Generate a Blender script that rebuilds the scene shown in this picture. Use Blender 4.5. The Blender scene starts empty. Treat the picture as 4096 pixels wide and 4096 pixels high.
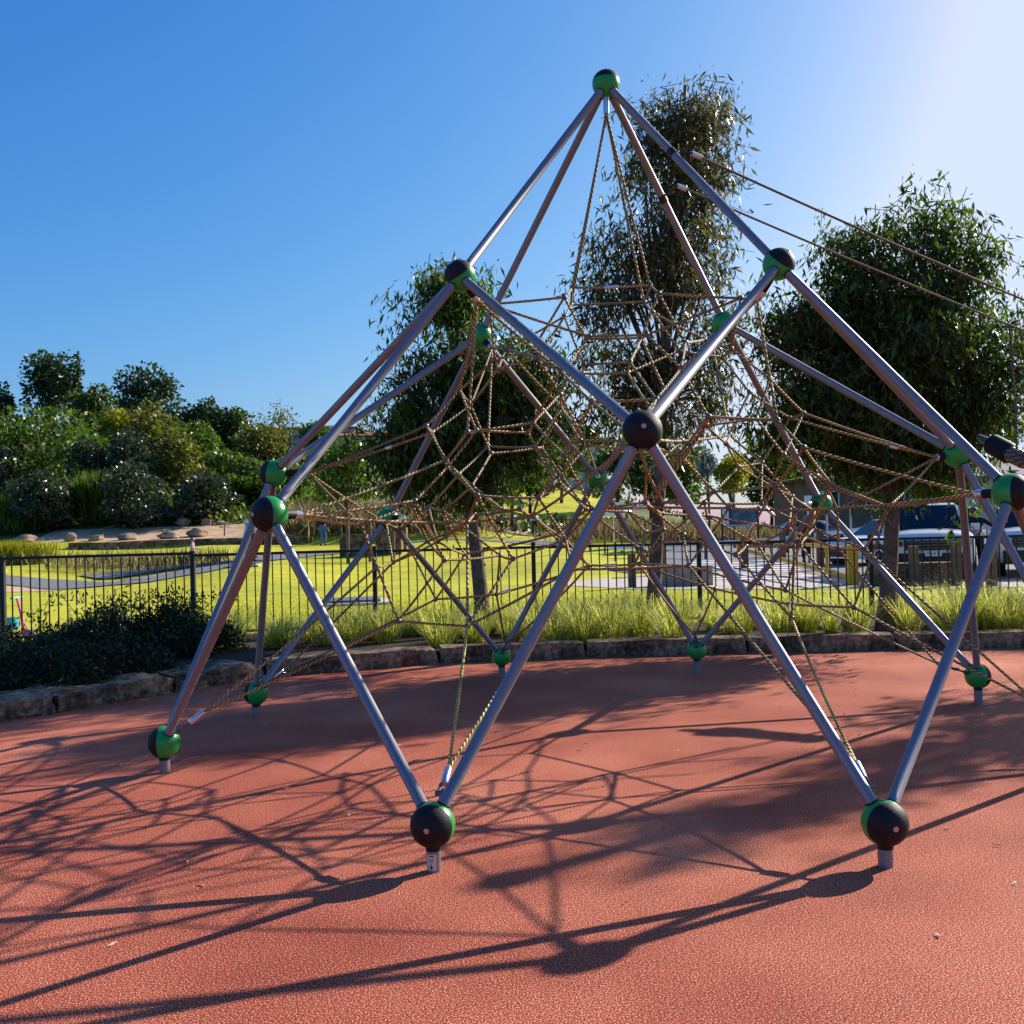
import bpy, bmesh, math, random, json
import numpy as np
from mathutils import Vector, Matrix
R = math.radians
SC = bpy.context.scene
COL = SC.collection
random.seed(7); RNG = np.random.RandomState(7)

# ------------------------------------------------------------------ camera
FPX, PP, CAMH = 4171.6, 25.51, 1.6
YAW, PITCH, ROLL = -0.027243, 0.006585, -0.02417
_f = Vector((math.sin(YAW)*math.cos(PITCH), math.cos(YAW)*math.cos(PITCH), math.sin(PITCH)))
_r0 = Vector((math.cos(YAW), -math.sin(YAW), 0)); _u0 = _r0.cross(_f)
_r = math.cos(ROLL)*_r0 + math.sin(ROLL)*_u0; _u = -math.sin(ROLL)*_r0 + math.cos(ROLL)*_u0
cam = bpy.data.cameras.new('camera'); cam.sensor_width = 36; cam.lens = 36*FPX/4096
cam.shift_y = PP/4096; cam.clip_start = 0.1; cam.clip_end = 3000
co = bpy.data.objects.new('camera', cam); COL.objects.link(co); SC.camera = co
co.matrix_world = Matrix(((_r.x,_u.x,-_f.x,0),(_r.y,_u.y,-_f.y,0),(_r.z,_u.z,-_f.z,CAMH),(0,0,0,1)))

# ------------------------------------------------------------------ sky, sun, exposure
SUN_AZ, SUN_EL = 38.5, 28.5            # azimuth counter-clockwise from +x
w = bpy.data.worlds.new('World'); SC.world = w; w.use_nodes = True
nt = w.node_tree; bg = nt.nodes['Background']; sky = nt.nodes.new('ShaderNodeTexSky')
sky.sky_type = 'NISHITA'; sky.sun_disc = False
sky.sun_elevation = R(SUN_EL); sky.sun_rotation = R(90-SUN_AZ)
sky.altitude = 0; sky.air_density = 1.0; sky.dust_density = 1.5; sky.ozone_density = 6.0
sp_ = nt.nodes.new('ShaderNodeSeparateColor'); cb_ = nt.nodes.new('ShaderNodeCombineColor'); nt.links.new(sky.outputs[0], sp_.inputs[0])
for _i,(_g,_k,_mx) in enumerate(((1.75,0.50,5.6),(1.1,1.02,6.6),(0.62,2.45,8.4))):     # camera-like colour response of the sky
    _p = nt.nodes.new('ShaderNodeMath'); _p.operation = 'POWER'; _p.inputs[1].default_value = _g; nt.links.new(sp_.outputs[_i], _p.inputs[0])
    _m = nt.nodes.new('ShaderNodeMath'); _m.operation = 'MULTIPLY'; _m.inputs[1].default_value = _k; nt.links.new(_p.outputs[0], _m.inputs[0])
    _c = nt.nodes.new('ShaderNodeMath'); _c.operation = 'MINIMUM'; _c.inputs[1].default_value = _mx; nt.links.new(_m.outputs[0], _c.inputs[0]); nt.links.new(_c.outputs[0], cb_.inputs[_i])
nt.links.new(cb_.outputs[0], bg.inputs[0]); bg.inputs[1].default_value = 0.076
sl = bpy.data.lights.new('sun', 'SUN'); sl.energy = 5.0; sl.angle = R(0.55); sl.color = (1.0, 0.90, 0.76)
so = bpy.data.objects.new('sun', sl); COL.objects.link(so)
_sd = Vector((math.cos(R(SUN_AZ))*math.cos(R(SUN_EL)), math.sin(R(SUN_AZ))*math.cos(R(SUN_EL)), math.sin(R(SUN_EL))))
so.rotation_euler = _sd.to_track_quat('Z', 'Y').to_euler()
SC.view_settings.view_transform = 'Standard'; SC.view_settings.look = 'None'
SC.view_settings.exposure = 0.72; SC.view_settings.gamma = 1.0

# ------------------------------------------------------------------ helpers
def ray(xd, yd):                        # photo coordinates on a 1932 px wide view
    x = xd*4096/1932 - 2048; y = yd*4096/1932 - 2048 - PP
    return _f + _r*(x/FPX) - _u*(y/FPX)
def at(xd, yd, Y):                      # the point seen there at world distance Y
    d = ray(xd, yd); return Vector((0,0,CAMH)) + d*(Y/d.y)
def sm(a, b, x):
    t = min(1, max(0, (x-a)/(b-a))); return t*t*(3-2*t)
def hz(x, y):                           # height of the land
    z = 0.85*sm(30, 56, y)*(1-sm(3, 16, x))
    if y > 20 and x < 2: z += 0.22*math.sin(x*0.55+1.0)*math.sin(y*0.22)*sm(26, 34, y)*(1-sm(50, 58, y))
    A = 10.8 - 4.6*sm(-45, -8, x) - 6.0*sm(-5, 30, x)
    z += A*sm(60, 135, y) + 1.5*sm(60,75,y)*(1-sm(-30,-5,x))
    z += (0.40*sm(55.0,55.5,y)+0.7*sm(56,64,y))*(1-sm(-6,0,x))
    z -= 6*sm(150, 400, y)
    return z
def onground(xd, Y):                    # ground point below the column xd at distance Y
    p = at(xd, 990, Y); return Vector((p.x, p.y, hz(p.x, p.y)))

def tag(o, label=None, cat=None, group=None, kind=None):
    if label: o['label'] = label
    if cat: o['category'] = cat
    if group: o['group'] = group
    if kind: o['kind'] = kind
    return o
def thing(name, label, cat, loc=(0,0,0), rz=0, group=None):
    o = bpy.data.objects.new(name, None); COL.objects.link(o); o.empty_display_size = 0.1
    o.location = loc; o.rotation_euler = (0,0,rz); return tag(o, label, cat, group)
def link(name, me, m, parent=None, smooth=False):
    o = bpy.data.objects.new(name, me); COL.objects.link(o)
    if m is not None: me.materials.append(m)
    if smooth: me.polygons.foreach_set('use_smooth', [True]*len(me.polygons))
    if parent is not None: o.parent = parent
    return o
class MB:
    """collects simple shapes and links them as one mesh object"""
    def __init__(s): s.v = []; s.f = []; s.uv = {}
    def add(s, vs, fs):
        b = len(s.v); s.v += [tuple(q) for q in vs]; s.f += [tuple(i+b for i in f) for f in fs]
    def box(s, c, d, rz=0, rx=0, ry=0, taper=1.0):
        M = Matrix.Rotation(rz,3,'Z') @ Matrix.Rotation(ry,3,'Y') @ Matrix.Rotation(rx,3,'X'); vs = []
        for z in (-1,1):
            k = 1 if z < 0 else taper
            for x,y in ((-1,-1),(1,-1),(1,1),(-1,1)):
                vs.append(Vector(c) + M @ Vector((x*d[0]/2*k, y*d[1]/2*k, z*d[2]/2)))
        s.add(vs, [(3,2,1,0),(4,5,6,7),(0,1,5,4),(1,2,6,5),(2,3,7,6),(3,0,4,7)])
    def tube(s, pts, rad, n=8, caps=True):
        pts = [Vector(p) for p in pts]; m = len(pts)
        if not hasattr(rad, '__len__'): rad = [rad]*m
        vs = []; prev = None
        for i,p in enumerate(pts):
            t = (pts[min(i+1,m-1)] - pts[max(i-1,0)]).normalized()
            if prev is None:
                a = Vector((0,0,1)) if abs(t.z) < 0.9 else Vector((1,0,0)); u = t.cross(a).normalized()
            else: u = (prev - t*prev.dot(t)).normalized()
            prev = u; v = t.cross(u)
            for k in range(n):
                a = 2*math.pi*k/n; vs.append(p + (u*math.cos(a) + v*math.sin(a))*rad[i])
        fs = [(i*n+k, i*n+(k+1)%n, (i+1)*n+(k+1)%n, (i+1)*n+k) for i in range(m-1) for k in range(n)]
        if caps: fs += [tuple(range(n-1,-1,-1)), tuple((m-1)*n+k for k in range(n))]
        s.add(vs, fs)
    def lathe(s, prof, base=(0,0,0), axis=(0,0,1), n=24):   # prof: (radius, height) along the axis
        q = Vector(axis).normalized().to_track_quat('Z','Y'); b = Vector(base); vs = []
        for r_,h in prof:
            for k in range(n):
                a = 2*math.pi*k/n; vs.append(b + q @ Vector((r_*math.cos(a), r_*math.sin(a), h)))
        m = len(prof); fs = [(i*n+k, i*n+(k+1)%n, (i+1)*n+(k+1)%n, (i+1)*n+k) for i in range(m-1) for k in range(n)]
        fs += [tuple(range(n-1,-1,-1)), tuple((m-1)*n+k for k in range(n))]
        s.add(vs, fs)
    def build(s, name, m, parent=None, smooth=False, bevel=0):
        me = bpy.data.meshes.new(name); me.from_pydata(s.v, [], s.f)
        if bevel:
            bm = bmesh.new(); bm.from_mesh(me); bmesh.ops.remove_doubles(bm, verts=bm.verts, dist=1e-5)
            es = [e for e in bm.edges if len(e.link_faces)==2 and e.calc_face_angle(0) > 0.6]
            bmesh.ops.bevel(bm, geom=es, offset=bevel, segments=2, affect='EDGES', profile=0.7)
            bm.to_mesh(me); bm.free()
        me.update(); o = link(name, me, m, parent, smooth)
        if smooth:
            try:
                for e_ in me.edges: pass
                me.set_sharp_from_angle(angle=R(38))
            except Exception: pass
        return o
def npmesh(name, V, F, m, parent=None, smooth=False):       # V (n,3) array, F (k,4) array of quads
    me = bpy.data.meshes.new(name); V = np.asarray(V, dtype=np.float32); F = np.asarray(F, dtype=np.int32)
    me.vertices.add(len(V)); me.vertices.foreach_set('co', V.ravel())
    k = F.shape[1]; me.loops.add(F.size); me.loops.foreach_set('vertex_index', F.ravel())
    me.polygons.add(len(F)); me.polygons.foreach_set('loop_start', np.arange(0, F.size, k, dtype=np.int32))
    me.polygons.foreach_set('loop_total', np.full(len(F), k, dtype=np.int32))
    me.update(calc_edges=True); me.validate()
    return link(name, me, m, parent, smooth)

# ------------------------------------------------------------------ materials
MATS = {}
def mat(name, col, rough=0.6, metal=0.0, noise=0.0, nscale=20.0, bump=0.0, bscale=None, spec=0.5, col2=None, detail=6, coat=0.0):
    m = bpy.data.materials.new(name); m.use_nodes = True; nt = m.node_tree; b = nt.nodes['Principled BSDF']
    b.inputs['Base Color'].default_value = (*col,1); b.inputs['Roughness'].default_value = rough
    b.inputs['Metallic'].default_value = metal; b.inputs['Specular IOR Level'].default_value = spec
    b.inputs['Coat Weight'].default_value = coat
    if noise or bump:
        tc = nt.nodes.new('ShaderNodeTexCoord')
        if noise:
            n = nt.nodes.new('ShaderNodeTexNoise'); n.inputs['Scale'].default_value = nscale; n.inputs['Detail'].default_value = detail
            nt.links.new(tc.outputs['Object'], n.inputs['Vector'])
            r = nt.nodes.new('ShaderNodeValToRGB'); r.color_ramp.elements[0].position = 0.32; r.color_ramp.elements[1].position = 0.68
            c2 = col2 or tuple(min(1,c*(1+noise)) for c in col); c1 = tuple(c*(1-noise) for c in col) if not col2 else col
            r.color_ramp.elements[0].color = (*c1,1); r.color_ramp.elements[1].color = (*c2,1)
            nt.links.new(n.outputs['Fac'], r.inputs[0]); nt.links.new(r.outputs[0], b.inputs['Base Color'])
        if bump:
            n2 = nt.nodes.new('ShaderNodeTexNoise'); n2.inputs['Scale'].default_value = bscale or nscale*3; n2.inputs['Detail'].default_value = 5
            nt.links.new(tc.outputs['Object'], n2.inputs['Vector'])
            bp = nt.nodes.new('ShaderNodeBump'); bp.inputs['Strength'].default_value = bump; bp.inputs['Distance'].default_value = 0.02
            nt.links.new(n2.outputs['Fac'], bp.inputs['Height']); nt.links.new(bp.outputs[0], b.inputs['Normal'])
    MATS[name] = m; return m
def leafmat(name, dark, light, trans=0.35, gloss=0.25, trcol=None, rough=0.4):
    m = bpy.data.materials.new(name); m.use_nodes = True; nt = m.node_tree; b = nt.nodes['Principled BSDF']
    out = nt.nodes['Material Output']; g = nt.nodes.new('ShaderNodeNewGeometry')
    r = nt.nodes.new('ShaderNodeValToRGB'); r.color_ramp.elements[0].color = (*dark,1); r.color_ramp.elements[1].color = (*light,1)
    nt.links.new(g.outputs['Random Per Island'], r.inputs[0]); nt.links.new(r.outputs[0], b.inputs['Base Color'])
    b.inputs['Roughness'].default_value = rough; b.inputs['Specular IOR Level'].default_value = gloss
    t = nt.nodes.new('ShaderNodeBsdfTranslucent')
    mx = nt.nodes.new('ShaderNodeMixShader'); mx.inputs[0].default_value = trans
    if trcol: t.inputs[0].default_value = (*trcol,1)
    else:
        h = nt.nodes.new('ShaderNodeHueSaturation'); h.inputs['Value'].default_value = 1.7; h.inputs['Saturation'].default_value = 1.1
        nt.links.new(r.outputs[0], h.inputs['Color']); nt.links.new(h.outputs[0], t.inputs[0])
    nt.links.new(b.outputs[0], mx.inputs[1]); nt.links.new(t.outputs[0], mx.inputs[2]); nt.links.new(mx.outputs[0], out.inputs[0])
    MATS[name] = m; return m
def rampmat(name, stops, layers, rough=0.9, bump=0.0, bscale=60, spec=0.3):
    """colour from a sum of noises (scale, weight, detail) through a ramp"""
    m = bpy.data.materials.new(name); m.use_nodes = True; nt = m.node_tree; b = nt.nodes['Principled BSDF']
    tc = nt.nodes.new('ShaderNodeTexCoord'); acc = None
    for sc_, wt, det in layers:
        n = nt.nodes.new('ShaderNodeTexNoise'); n.inputs['Scale'].default_value = sc_; n.inputs['Detail'].default_value = det
        nt.links.new(tc.outputs['Object'], n.inputs['Vector'])
        mm = nt.nodes.new('ShaderNodeMath'); mm.operation = 'MULTIPLY_ADD'; mm.inputs[1].default_value = wt
        nt.links.new(n.outputs['Fac'], mm.inputs[0])
        if acc: nt.links.new(acc.outputs[0], mm.inputs[2])
        else: mm.inputs[2].default_value = 0
        acc = mm
    r = nt.nodes.new('ShaderNodeValToRGB'); cr = r.color_ramp
    while len(cr.elements) < len(stops): cr.elements.new(0.5)
    for e, (p, c) in zip(cr.elements, stops): e.position = p; e.color = (*c,1)
    nt.links.new(acc.outputs[0], r.inputs[0]); nt.links.new(r.outputs[0], b.inputs['Base Color'])
    b.inputs['Roughness'].default_value = rough; b.inputs['Specular IOR Level'].default_value = spec
    if bump:
        n2 = nt.nodes.new('ShaderNodeTexNoise'); n2.inputs['Scale'].default_value = bscale; n2.inputs['Detail'].default_value = 4
        nt.links.new(tc.outputs['Object'], n2.inputs['Vector'])
        bp = nt.nodes.new('ShaderNodeBump'); bp.inputs['Strength'].default_value = bump; bp.inputs['Distance'].default_value = 0.01
        nt.links.new(n2.outputs['Fac'], bp.inputs['Height']); nt.links.new(bp.outputs[0], b.inputs['Normal'])
    MATS[name] = m; return m

M_rubber = rampmat('rubber_granules', [(0.38,(0.06,0.009,0.007)),(0.45,(0.26,0.040,0.024)),(0.53,(0.55,0.100,0.045)),(0.61,(0.97,0.46,0.27))],
                   [(150,0.72,2),(1.1,0.10,5),(0.28,0.18,4)], rough=0.85, bump=1.0, bscale=190)
M_lawn = rampmat('lawn_grass', [(0.36,(0.20,0.22,0.008)),(0.5,(0.44,0.43,0.012)),(0.64,(0.62,0.54,0.035))], [(1.1,0.30,6),(9,0.38,6),(0.16,0.32,4)], rough=0.9, bump=0.6, bscale=18)
M_ground = rampmat('hill_ground', [(0.38,(0.035,0.05,0.010)),(0.52,(0.10,0.13,0.018)),(0.64,(0.26,0.20,0.10))], [(0.12,0.6,6),(1.3,0.4,6)], rough=0.95, bump=0.5, bscale=4)
M_soil = rampmat('mulch_soil', [(0.35,(0.012,0.009,0.006)),(0.6,(0.06,0.042,0.028))], [(30,1.0,6)], bump=1, bscale=40)
M_sand = rampmat('dry_dirt', [(0.35,(0.42,0.26,0.14)),(0.6,(0.62,0.42,0.26))], [(1.5,0.7,6),(14,0.3,4)], bump=0.5, bscale=8)
M_asph = rampmat('grey_asphalt', [(0.35,(0.13,0.13,0.135)),(0.65,(0.22,0.22,0.22))], [(3,0.5,5),(60,0.5,4)], rough=0.8)
M_conc = rampmat('pale_concrete', [(0.35,(0.42,0.36,0.31)),(0.65,(0.60,0.52,0.46))], [(2,0.6,5),(40,0.4,4)], rough=0.8)
M_stripe = mat('pale_stripe', (0.78,0.76,0.72), 0.7, noise=0.08, nscale=12)
M_stone = rampmat('sandstone', [(0.36,(0.022,0.015,0.009)),(0.50,(0.13,0.085,0.052)),(0.64,(0.40,0.27,0.16))], [(3,0.5,8),(18,0.5,6)], bump=1.0, bscale=14)
M_rock = rampmat('boulder_rock', [(0.36,(0.10,0.07,0.05)),(0.62,(0.40,0.29,0.20))], [(1.5,0.5,6),(9,0.5,6)], bump=1.0, bscale=5)
M_steelp = mat('grey_powder_coat', (0.22,0.22,0.245), 0.42, 0.4, noise=0.06, nscale=8, bump=0.04, bscale=220)
M_steel = mat('bright_steel', (0.72,0.73,0.75), 0.25, 1.0)
M_green = mat('green_plastic', (0.012,0.30,0.055), 0.32, noise=0.08, nscale=6)
M_blackr = mat('black_rubber', (0.010,0.008,0.010), 0.6, bump=0.15, bscale=150, spec=0.3)
M_blackm = mat('black_metal', (0.010,0.010,0.012), 0.5)
M_conn = mat('aluminium_connector', (0.16,0.14,0.15), 0.45, 0.8)
M_washer = mat('copper_washer', (0.62,0.40,0.33), 0.4, 0.6)
M_bark = rampmat('bark', [(0.35,(0.05,0.035,0.025)),(0.65,(0.22,0.16,0.115))], [(4,0.5,6),(22,0.5,6)], bump=1, bscale=12)
M_barkd = rampmat('dark_bark', [(0.35,(0.02,0.016,0.012)),(0.65,(0.10,0.075,0.055))], [(3,1,6)], bump=1, bscale=9)
M_timber = mat('weathered_timber', (0.13,0.085,0.06), 0.85, noise=0.4, nscale=6, bump=0.4)
M_yellow = mat('yellow_paint', (0.60,0.33,0.02), 0.5, noise=0.1, nscale=4)
M_white = mat('white_paint', (0.78,0.79,0.80), 0.4)
M_carw = mat('white_car_paint', (0.70,0.71,0.70), 0.22, coat=0.6)
M_carb = mat('pale_blue_white_car_paint', (0.66,0.72,0.80), 0.22, coat=0.6)
M_glass = mat('car_glass', (0.008,0.016,0.028), 0.08, spec=0.35)
M_black = mat('black_plastic', (0.012,0.012,0.013), 0.5)
M_tyre = mat('tyre_rubber', (0.012,0.012,0.012), 0.8)
M_lamp = mat('headlamp_glass', (0.45,0.48,0.5), 0.08, 0.5, spec=1)
M_red = mat('red_tile', (0.33,0.12,0.07), 0.8, noise=0.25, nscale=3)
M_wall = mat('pale_render', (0.55,0.50,0.44), 0.8)
M_brown = mat('brown_weatherboard', (0.22,0.13,0.09), 0.8, noise=0.2, nscale=3)
M_skin = mat('skin', (0.42,0.24,0.17), 0.6)
M_hair = mat('dark_hair', (0.02,0.012,0.008), 0.6)
M_ginger = mat('ginger_hair', (0.35,0.10,0.03), 0.6)
M_jeans = mat('blue_denim', (0.06,0.16,0.38), 0.85, noise=0.2, nscale=20)
M_dark = mat('black_cloth', (0.012,0.012,0.015), 0.9)
M_wshirt = mat('white_cloth', (0.72,0.75,0.78), 0.9)
M_pink = mat('pink_plastic', (0.75,0.05,0.33), 0.4)
M_pinkc = mat('pale_pink_cloth', (0.62,0.36,0.42), 0.9)
M_purple = mat('purple_plastic', (0.20,0.06,0.28), 0.35)
M_teal = mat('teal_plastic', (0.03,0.36,0.46), 0.4)
M_camo = mat('yellow_green_cloth', (0.05,0.06,0.02), 0.9, noise=0.1, nscale=14, col2=(0.62,0.66,0.12))
M_yellowh = mat('yellow_helmet', (0.65,0.60,0.05), 0.35)
M_signblue = mat('sign_navy', (0.015,0.03,0.12), 0.5)
M_mat = mat('trampoline_mat', (0.10,0.12,0.20), 0.7, noise=0.2, nscale=30)
L_gum = leafmat('gum_leaf', (0.018,0.026,0.010), (0.15,0.145,0.038), 0.36, 0.45, rough=0.35)
L_dark = leafmat('dark_leaf', (0.010,0.024,0.006), (0.105,0.165,0.022), 0.42, 0.35, rough=0.4)
L_dgrn = leafmat('deep_green_foliage', (0.014,0.032,0.008), (0.06,0.10,0.018), 0.25, 0.4)
L_mgrn = leafmat('mid_green_foliage', (0.03,0.065,0.008), (0.13,0.20,0.025), 0.3, 0.3)
L_olive = leafmat('olive_foliage', (0.05,0.06,0.010), (0.20,0.21,0.03), 0.3, 0.3)
L_yell = leafmat('yellow_green_foliage', (0.12,0.13,0.010), (0.36,0.34,0.03), 0.35, 0.3)
L_gloss = leafmat('glossy_dark_foliage', (0.008,0.020,0.006), (0.075,0.10,0.040), 0.22, 0.5, rough=0.32)
L_silver = leafmat('silver_foliage', (0.10,0.13,0.12), (0.32,0.36,0.34), 0.2, 0.4)
L_tuss = leafmat('tussock_blade', (0.05,0.08,0.012), (0.58,0.58,0.15), 0.55, 0.4)
L_reed = leafmat('dry_reed', (0.035,0.035,0.014), (0.26,0.20,0.09), 0.35, 0.3)
L_shrub = leafmat('shrub_leaf', (0.006,0.014,0.005), (0.030,0.055,0.014), 0.15, 0.35, rough=0.45)

# rope: twisted strands drawn along each rope's own length (uv)
def ropemat(name, dark, light, turns=26):
    m = bpy.data.materials.new(name); m.use_nodes = True; nt = m.node_tree; b = nt.nodes['Principled BSDF']
    uv = nt.nodes.new('ShaderNodeUVMap'); sp = nt.nodes.new('ShaderNodeSeparateXYZ'); nt.links.new(uv.outputs[0], sp.inputs[0])
    a = nt.nodes.new('ShaderNodeMath'); a.operation = 'MULTIPLY_ADD'; a.inputs[1].default_value = turns; nt.links.new(sp.outputs[0], a.inputs[0])
    v3 = nt.nodes.new('ShaderNodeMath'); v3.operation = 'MULTIPLY'; v3.inputs[1].default_value = 2; nt.links.new(sp.outputs[1], v3.inputs[0]); nt.links.new(v3.outputs[0], a.inputs[2])
    s = nt.nodes.new('ShaderNodeMath'); s.operation = 'MULTIPLY'; s.inputs[1].default_value = 6.2832; nt.links.new(a.outputs[0], s.inputs[0])
    c = nt.nodes.new('ShaderNodeMath'); c.operation = 'SINE'; nt.links.new(s.outputs[0], c.inputs[0])
    mr = nt.nodes.new('ShaderNodeMapRange'); mr.inputs[1].default_value = -1; mr.inputs[2].default_value = 1; nt.links.new(c.outputs[0], mr.inputs[0])
    n = nt.nodes.new('ShaderNodeTexNoise'); n.inputs['Scale'].default_value = 2.5; tc = nt.nodes.new('ShaderNodeTexCoord'); nt.links.new(tc.outputs['Object'], n.inputs[0])
    cr = nt.nodes.new('ShaderNodeValToRGB'); cr.color_ramp.elements[0].color = (*dark,1); cr.color_ramp.elements[1].color = (*light,1)
    cr.color_ramp.elements[0].position = 0.05; cr.color_ramp.elements[1].position = 0.75
    nt.links.new(mr.outputs[0], cr.inputs[0])
    hs = nt.nodes.new('ShaderNodeHueSaturation'); nt.links.new(cr.outputs[0], hs.inputs['Color'])
    mr2 = nt.nodes.new('ShaderNodeMapRange'); mr2.inputs[1].default_value = 0.35; mr2.inputs[2].default_value = 0.65; mr2.inputs[3].default_value = 0.7; mr2.inputs[4].default_value = 1.35
    nt.links.new(n.outputs['Fac'], mr2.inputs[0]); nt.links.new(mr2.outputs[0], hs.inputs['Value'])
    nt.links.new(hs.outputs[0], b.inputs['Base Color']); b.inputs['Roughness'].default_value = 0.65
    bp = nt.nodes.new('ShaderNodeBump'); bp.inputs['Strength'].default_value = 1.0; bp.inputs['Distance'].default_value = 0.006
    nt.links.new(mr.outputs[0], bp.inputs['Height']); nt.links.new(bp.outputs[0], b.inputs['Normal'])
    return m
M_rope = ropemat('tan_rope', (0.095,0.058,0.022), (0.46,0.32,0.115))
M_ropey = ropemat('sunlit_yellow_rope', (0.22,0.14,0.03), (0.75,0.55,0.14))  # newer yellowish rope, its colour brightened to stand in for sunlight
M_ropeg = ropemat('grey_rope', (0.06,0.045,0.03), (0.22,0.17,0.11))
def rope_mesh(paths, rad=0.0092, n=8):
    V = []; F = []; UV = []
    for pts in paths:
        pts = [Vector(p) for p in pts]; m = len(pts); b = len(V); prev = None; L = 0; Ls = []
        for i,p in enumerate(pts):
            if i: L += (p-pts[i-1]).length
            Ls.append(L); t = (pts[min(i+1,m-1)] - pts[max(i-1,0)]).normalized()
            if prev is None:
                a = Vector((0,0,1)) if abs(t.z) < 0.9 else Vector((1,0,0)); u = t.cross(a).normalized()
            else: u = (prev - t*prev.dot(t)).normalized()
            prev = u; v = t.cross(u)
            for k in range(n):
                a = 2*math.pi*k/n; V.append(p + (u*math.cos(a)+v*math.sin(a))*rad)
        for i in range(m-1):
            for k in range(n):
                F.append((b+i*n+k, b+i*n+(k+1)%n, b+(i+1)*n+(k+1)%n, b+(i+1)*n+k))
                UV += [(Ls[i],k/n),(Ls[i],(k+1)/n),(Ls[i+1],(k+1)/n),(Ls[i+1],k/n)]
    me = bpy.data.meshes.new('rope'); me.from_pydata(V, [], F); ul = me.uv_layers.new(name='UVMap')
    ul.data.foreach_set('uv', [c for uv in UV for c in uv]); me.update()
    return me
def sagged(a, b, sag=0.012, n=6):
    a = Vector(a); b = Vector(b); L = (b-a).length
    return [a.lerp(b, i/n) - Vector((0,0,1))*sag*L*4*(i/n)*(1-i/n) for i in range(n+1)]
# ================================================================== the land
def grid_sheet(name, m, xs, ys, zf, kind='structure'):
    V = [(x,y,zf(x,y)) for y in ys for x in xs]; nx = len(xs)
    F = [(j*nx+i, j*nx+i+1, (j+1)*nx+i+1, (j+1)*nx+i) for j in range(len(ys)-1) for i in range(nx-1)]
    o = npmesh(name, V, F, m, None, True); return tag(o, kind=kind)
def gl(a, b, n): return [a+(b-a)*i/n for i in range(n+1)]
grid_sheet('ground', M_ground, gl(-400,-60,12)[:-1]+gl(-60,60,100)+gl(60,400,12)[1:], gl(-40,20,10)[:-1]+gl(20,160,120)[:-1]+gl(160,900,14), lambda x,y: hz(x,y)-0.03)
def ribbon(name, m, A, B, off, n=60, k=8, kind='structure'):
    """sheet draped between two polylines A and B of (x,y)"""
    def samp(P, t):
        s = t*(len(P)-1); i = min(int(s), len(P)-2); u = s-i
        return (P[i][0]*(1-u)+P[i+1][0]*u, P[i][1]*(1-u)+P[i+1][1]*u)
    V = []; F = []
    for i in range(n+1):
        a = samp(A, i/n); b = samp(B, i/n)
        for j in range(k+1):
            x = a[0]+(b[0]-a[0])*j/k; y = a[1]+(b[1]-a[1])*j/k; V.append((x,y,hz(x,y)+off))
    for i in range(n):
        for j in range(k): F.append((i*(k+1)+j, (i+1)*(k+1)+j, (i+1)*(k+1)+j+1, i*(k+1)+j+1))
    return tag(npmesh(name, V, F, m, None, True), kind=kind)
def gp(xd, Y): p = at(xd, 990, Y); return (p.x, p.y)

# kerb line (inner edge, at the rubber), from photograph-left round to the right
KERB = [(-9.5,4.0),(-7.2,6.2),(-5.6,7.8),(-4.65,8.9),(-3.95,10.1),(-3.1,11.3),(-1.9,12.05),(-0.3,12.4),(1.3,12.55),(3.0,12.65),(4.7,12.6),(6.4,12.5),(8.2,12.2),(10.5,11.6)]
def kerb_pt(s):
    s = max(0, min(len(KERB)-1.001, s)); i = int(s); u = s-i
    return Vector((KERB[i][0]*(1-u)+KERB[i+1][0]*u, KERB[i][1]*(1-u)+KERB[i+1][1]*u, 0))
# rubber safety surface: one sheet bounded by the kerb
bm = bmesh.new(); pts = [(x,y+0.12) for x,y in KERB] + [(16,11.6),(16,-12),(-16,-12),(-16,4.0)]
vs = [bm.verts.new((x,y,0)) for x,y in pts]; bm.faces.new(vs); bmesh.ops.triangulate(bm, faces=bm.faces[:])
me = bpy.data.meshes.new('rubber_surface'); bm.to_mesh(me); bm.free(); tag(link('rubber_surface', me, M_rubber), kind='structure')
# lawn beyond the fence
ribbon('lawn', M_lawn, [(-14,11.5),(-3,13.0),(8,13.5),(30,13.5)], [(-34,58),(-12,60),(14,62),(60,62)], 0.0, 60, 60)
# planting bed between kerb and fence
A = [(x,y+0.1) for x,y in KERB]; B = [(-16,11.5),(-13,12.5),(-10.5,13.6),(-8.5,14.4),(-7,14.7),(-5.4,15.0),(-3.5,15.1),(-1.0,15.2),(1.3,15.3),(3.2,15.3),(5.2,15.3),(7.0,15.3),(9.2,15.3),(11.5,15.2)]
ribbon('garden_bed', M_soil, A, B, 0.12)
# left part: grey track ribbon and dirt
def band(name, m, pts, wid, off, n=50):
    P = [Vector((*gp(x,Y),0)) for x,Y in pts]; A=[]; B=[]
    for i,p in enumerate(P):
        t = (P[min(i+1,len(P)-1)]-P[max(i-1,0)]).normalized(); nrm = Vector((-t.y,t.x,0))
        w_ = wid[i] if hasattr(wid,'__len__') else wid
        A.append(tuple((p-nrm*w_/2)[:2])); B.append(tuple((p+nrm*w_/2)[:2]))
    return ribbon(name, m, A, B, off, n, 4)
band('dirt_bed', M_sand, [(60,58.5),(200,58.8),(330,59),(470,59.5),(640,62),(900,68),(1060,70),(1180,66)], [7,7,7,7.5,7,10,12,8], 0.03)
band('dirt_patch', M_sand, [(0,33),(60,33.5),(120,34)], 3, 0.012)
band('track', M_asph, [(-80,36),(90,36),(200,34),(260,33),(330,35),(430,40),(560,47),(700,50),(900,52),(1080,52)], 2.6, 0.035)
band('track_branch', M_asph, [(170,38),(290,40),(420,41),(470,42)], 2.0, 0.055)
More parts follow.
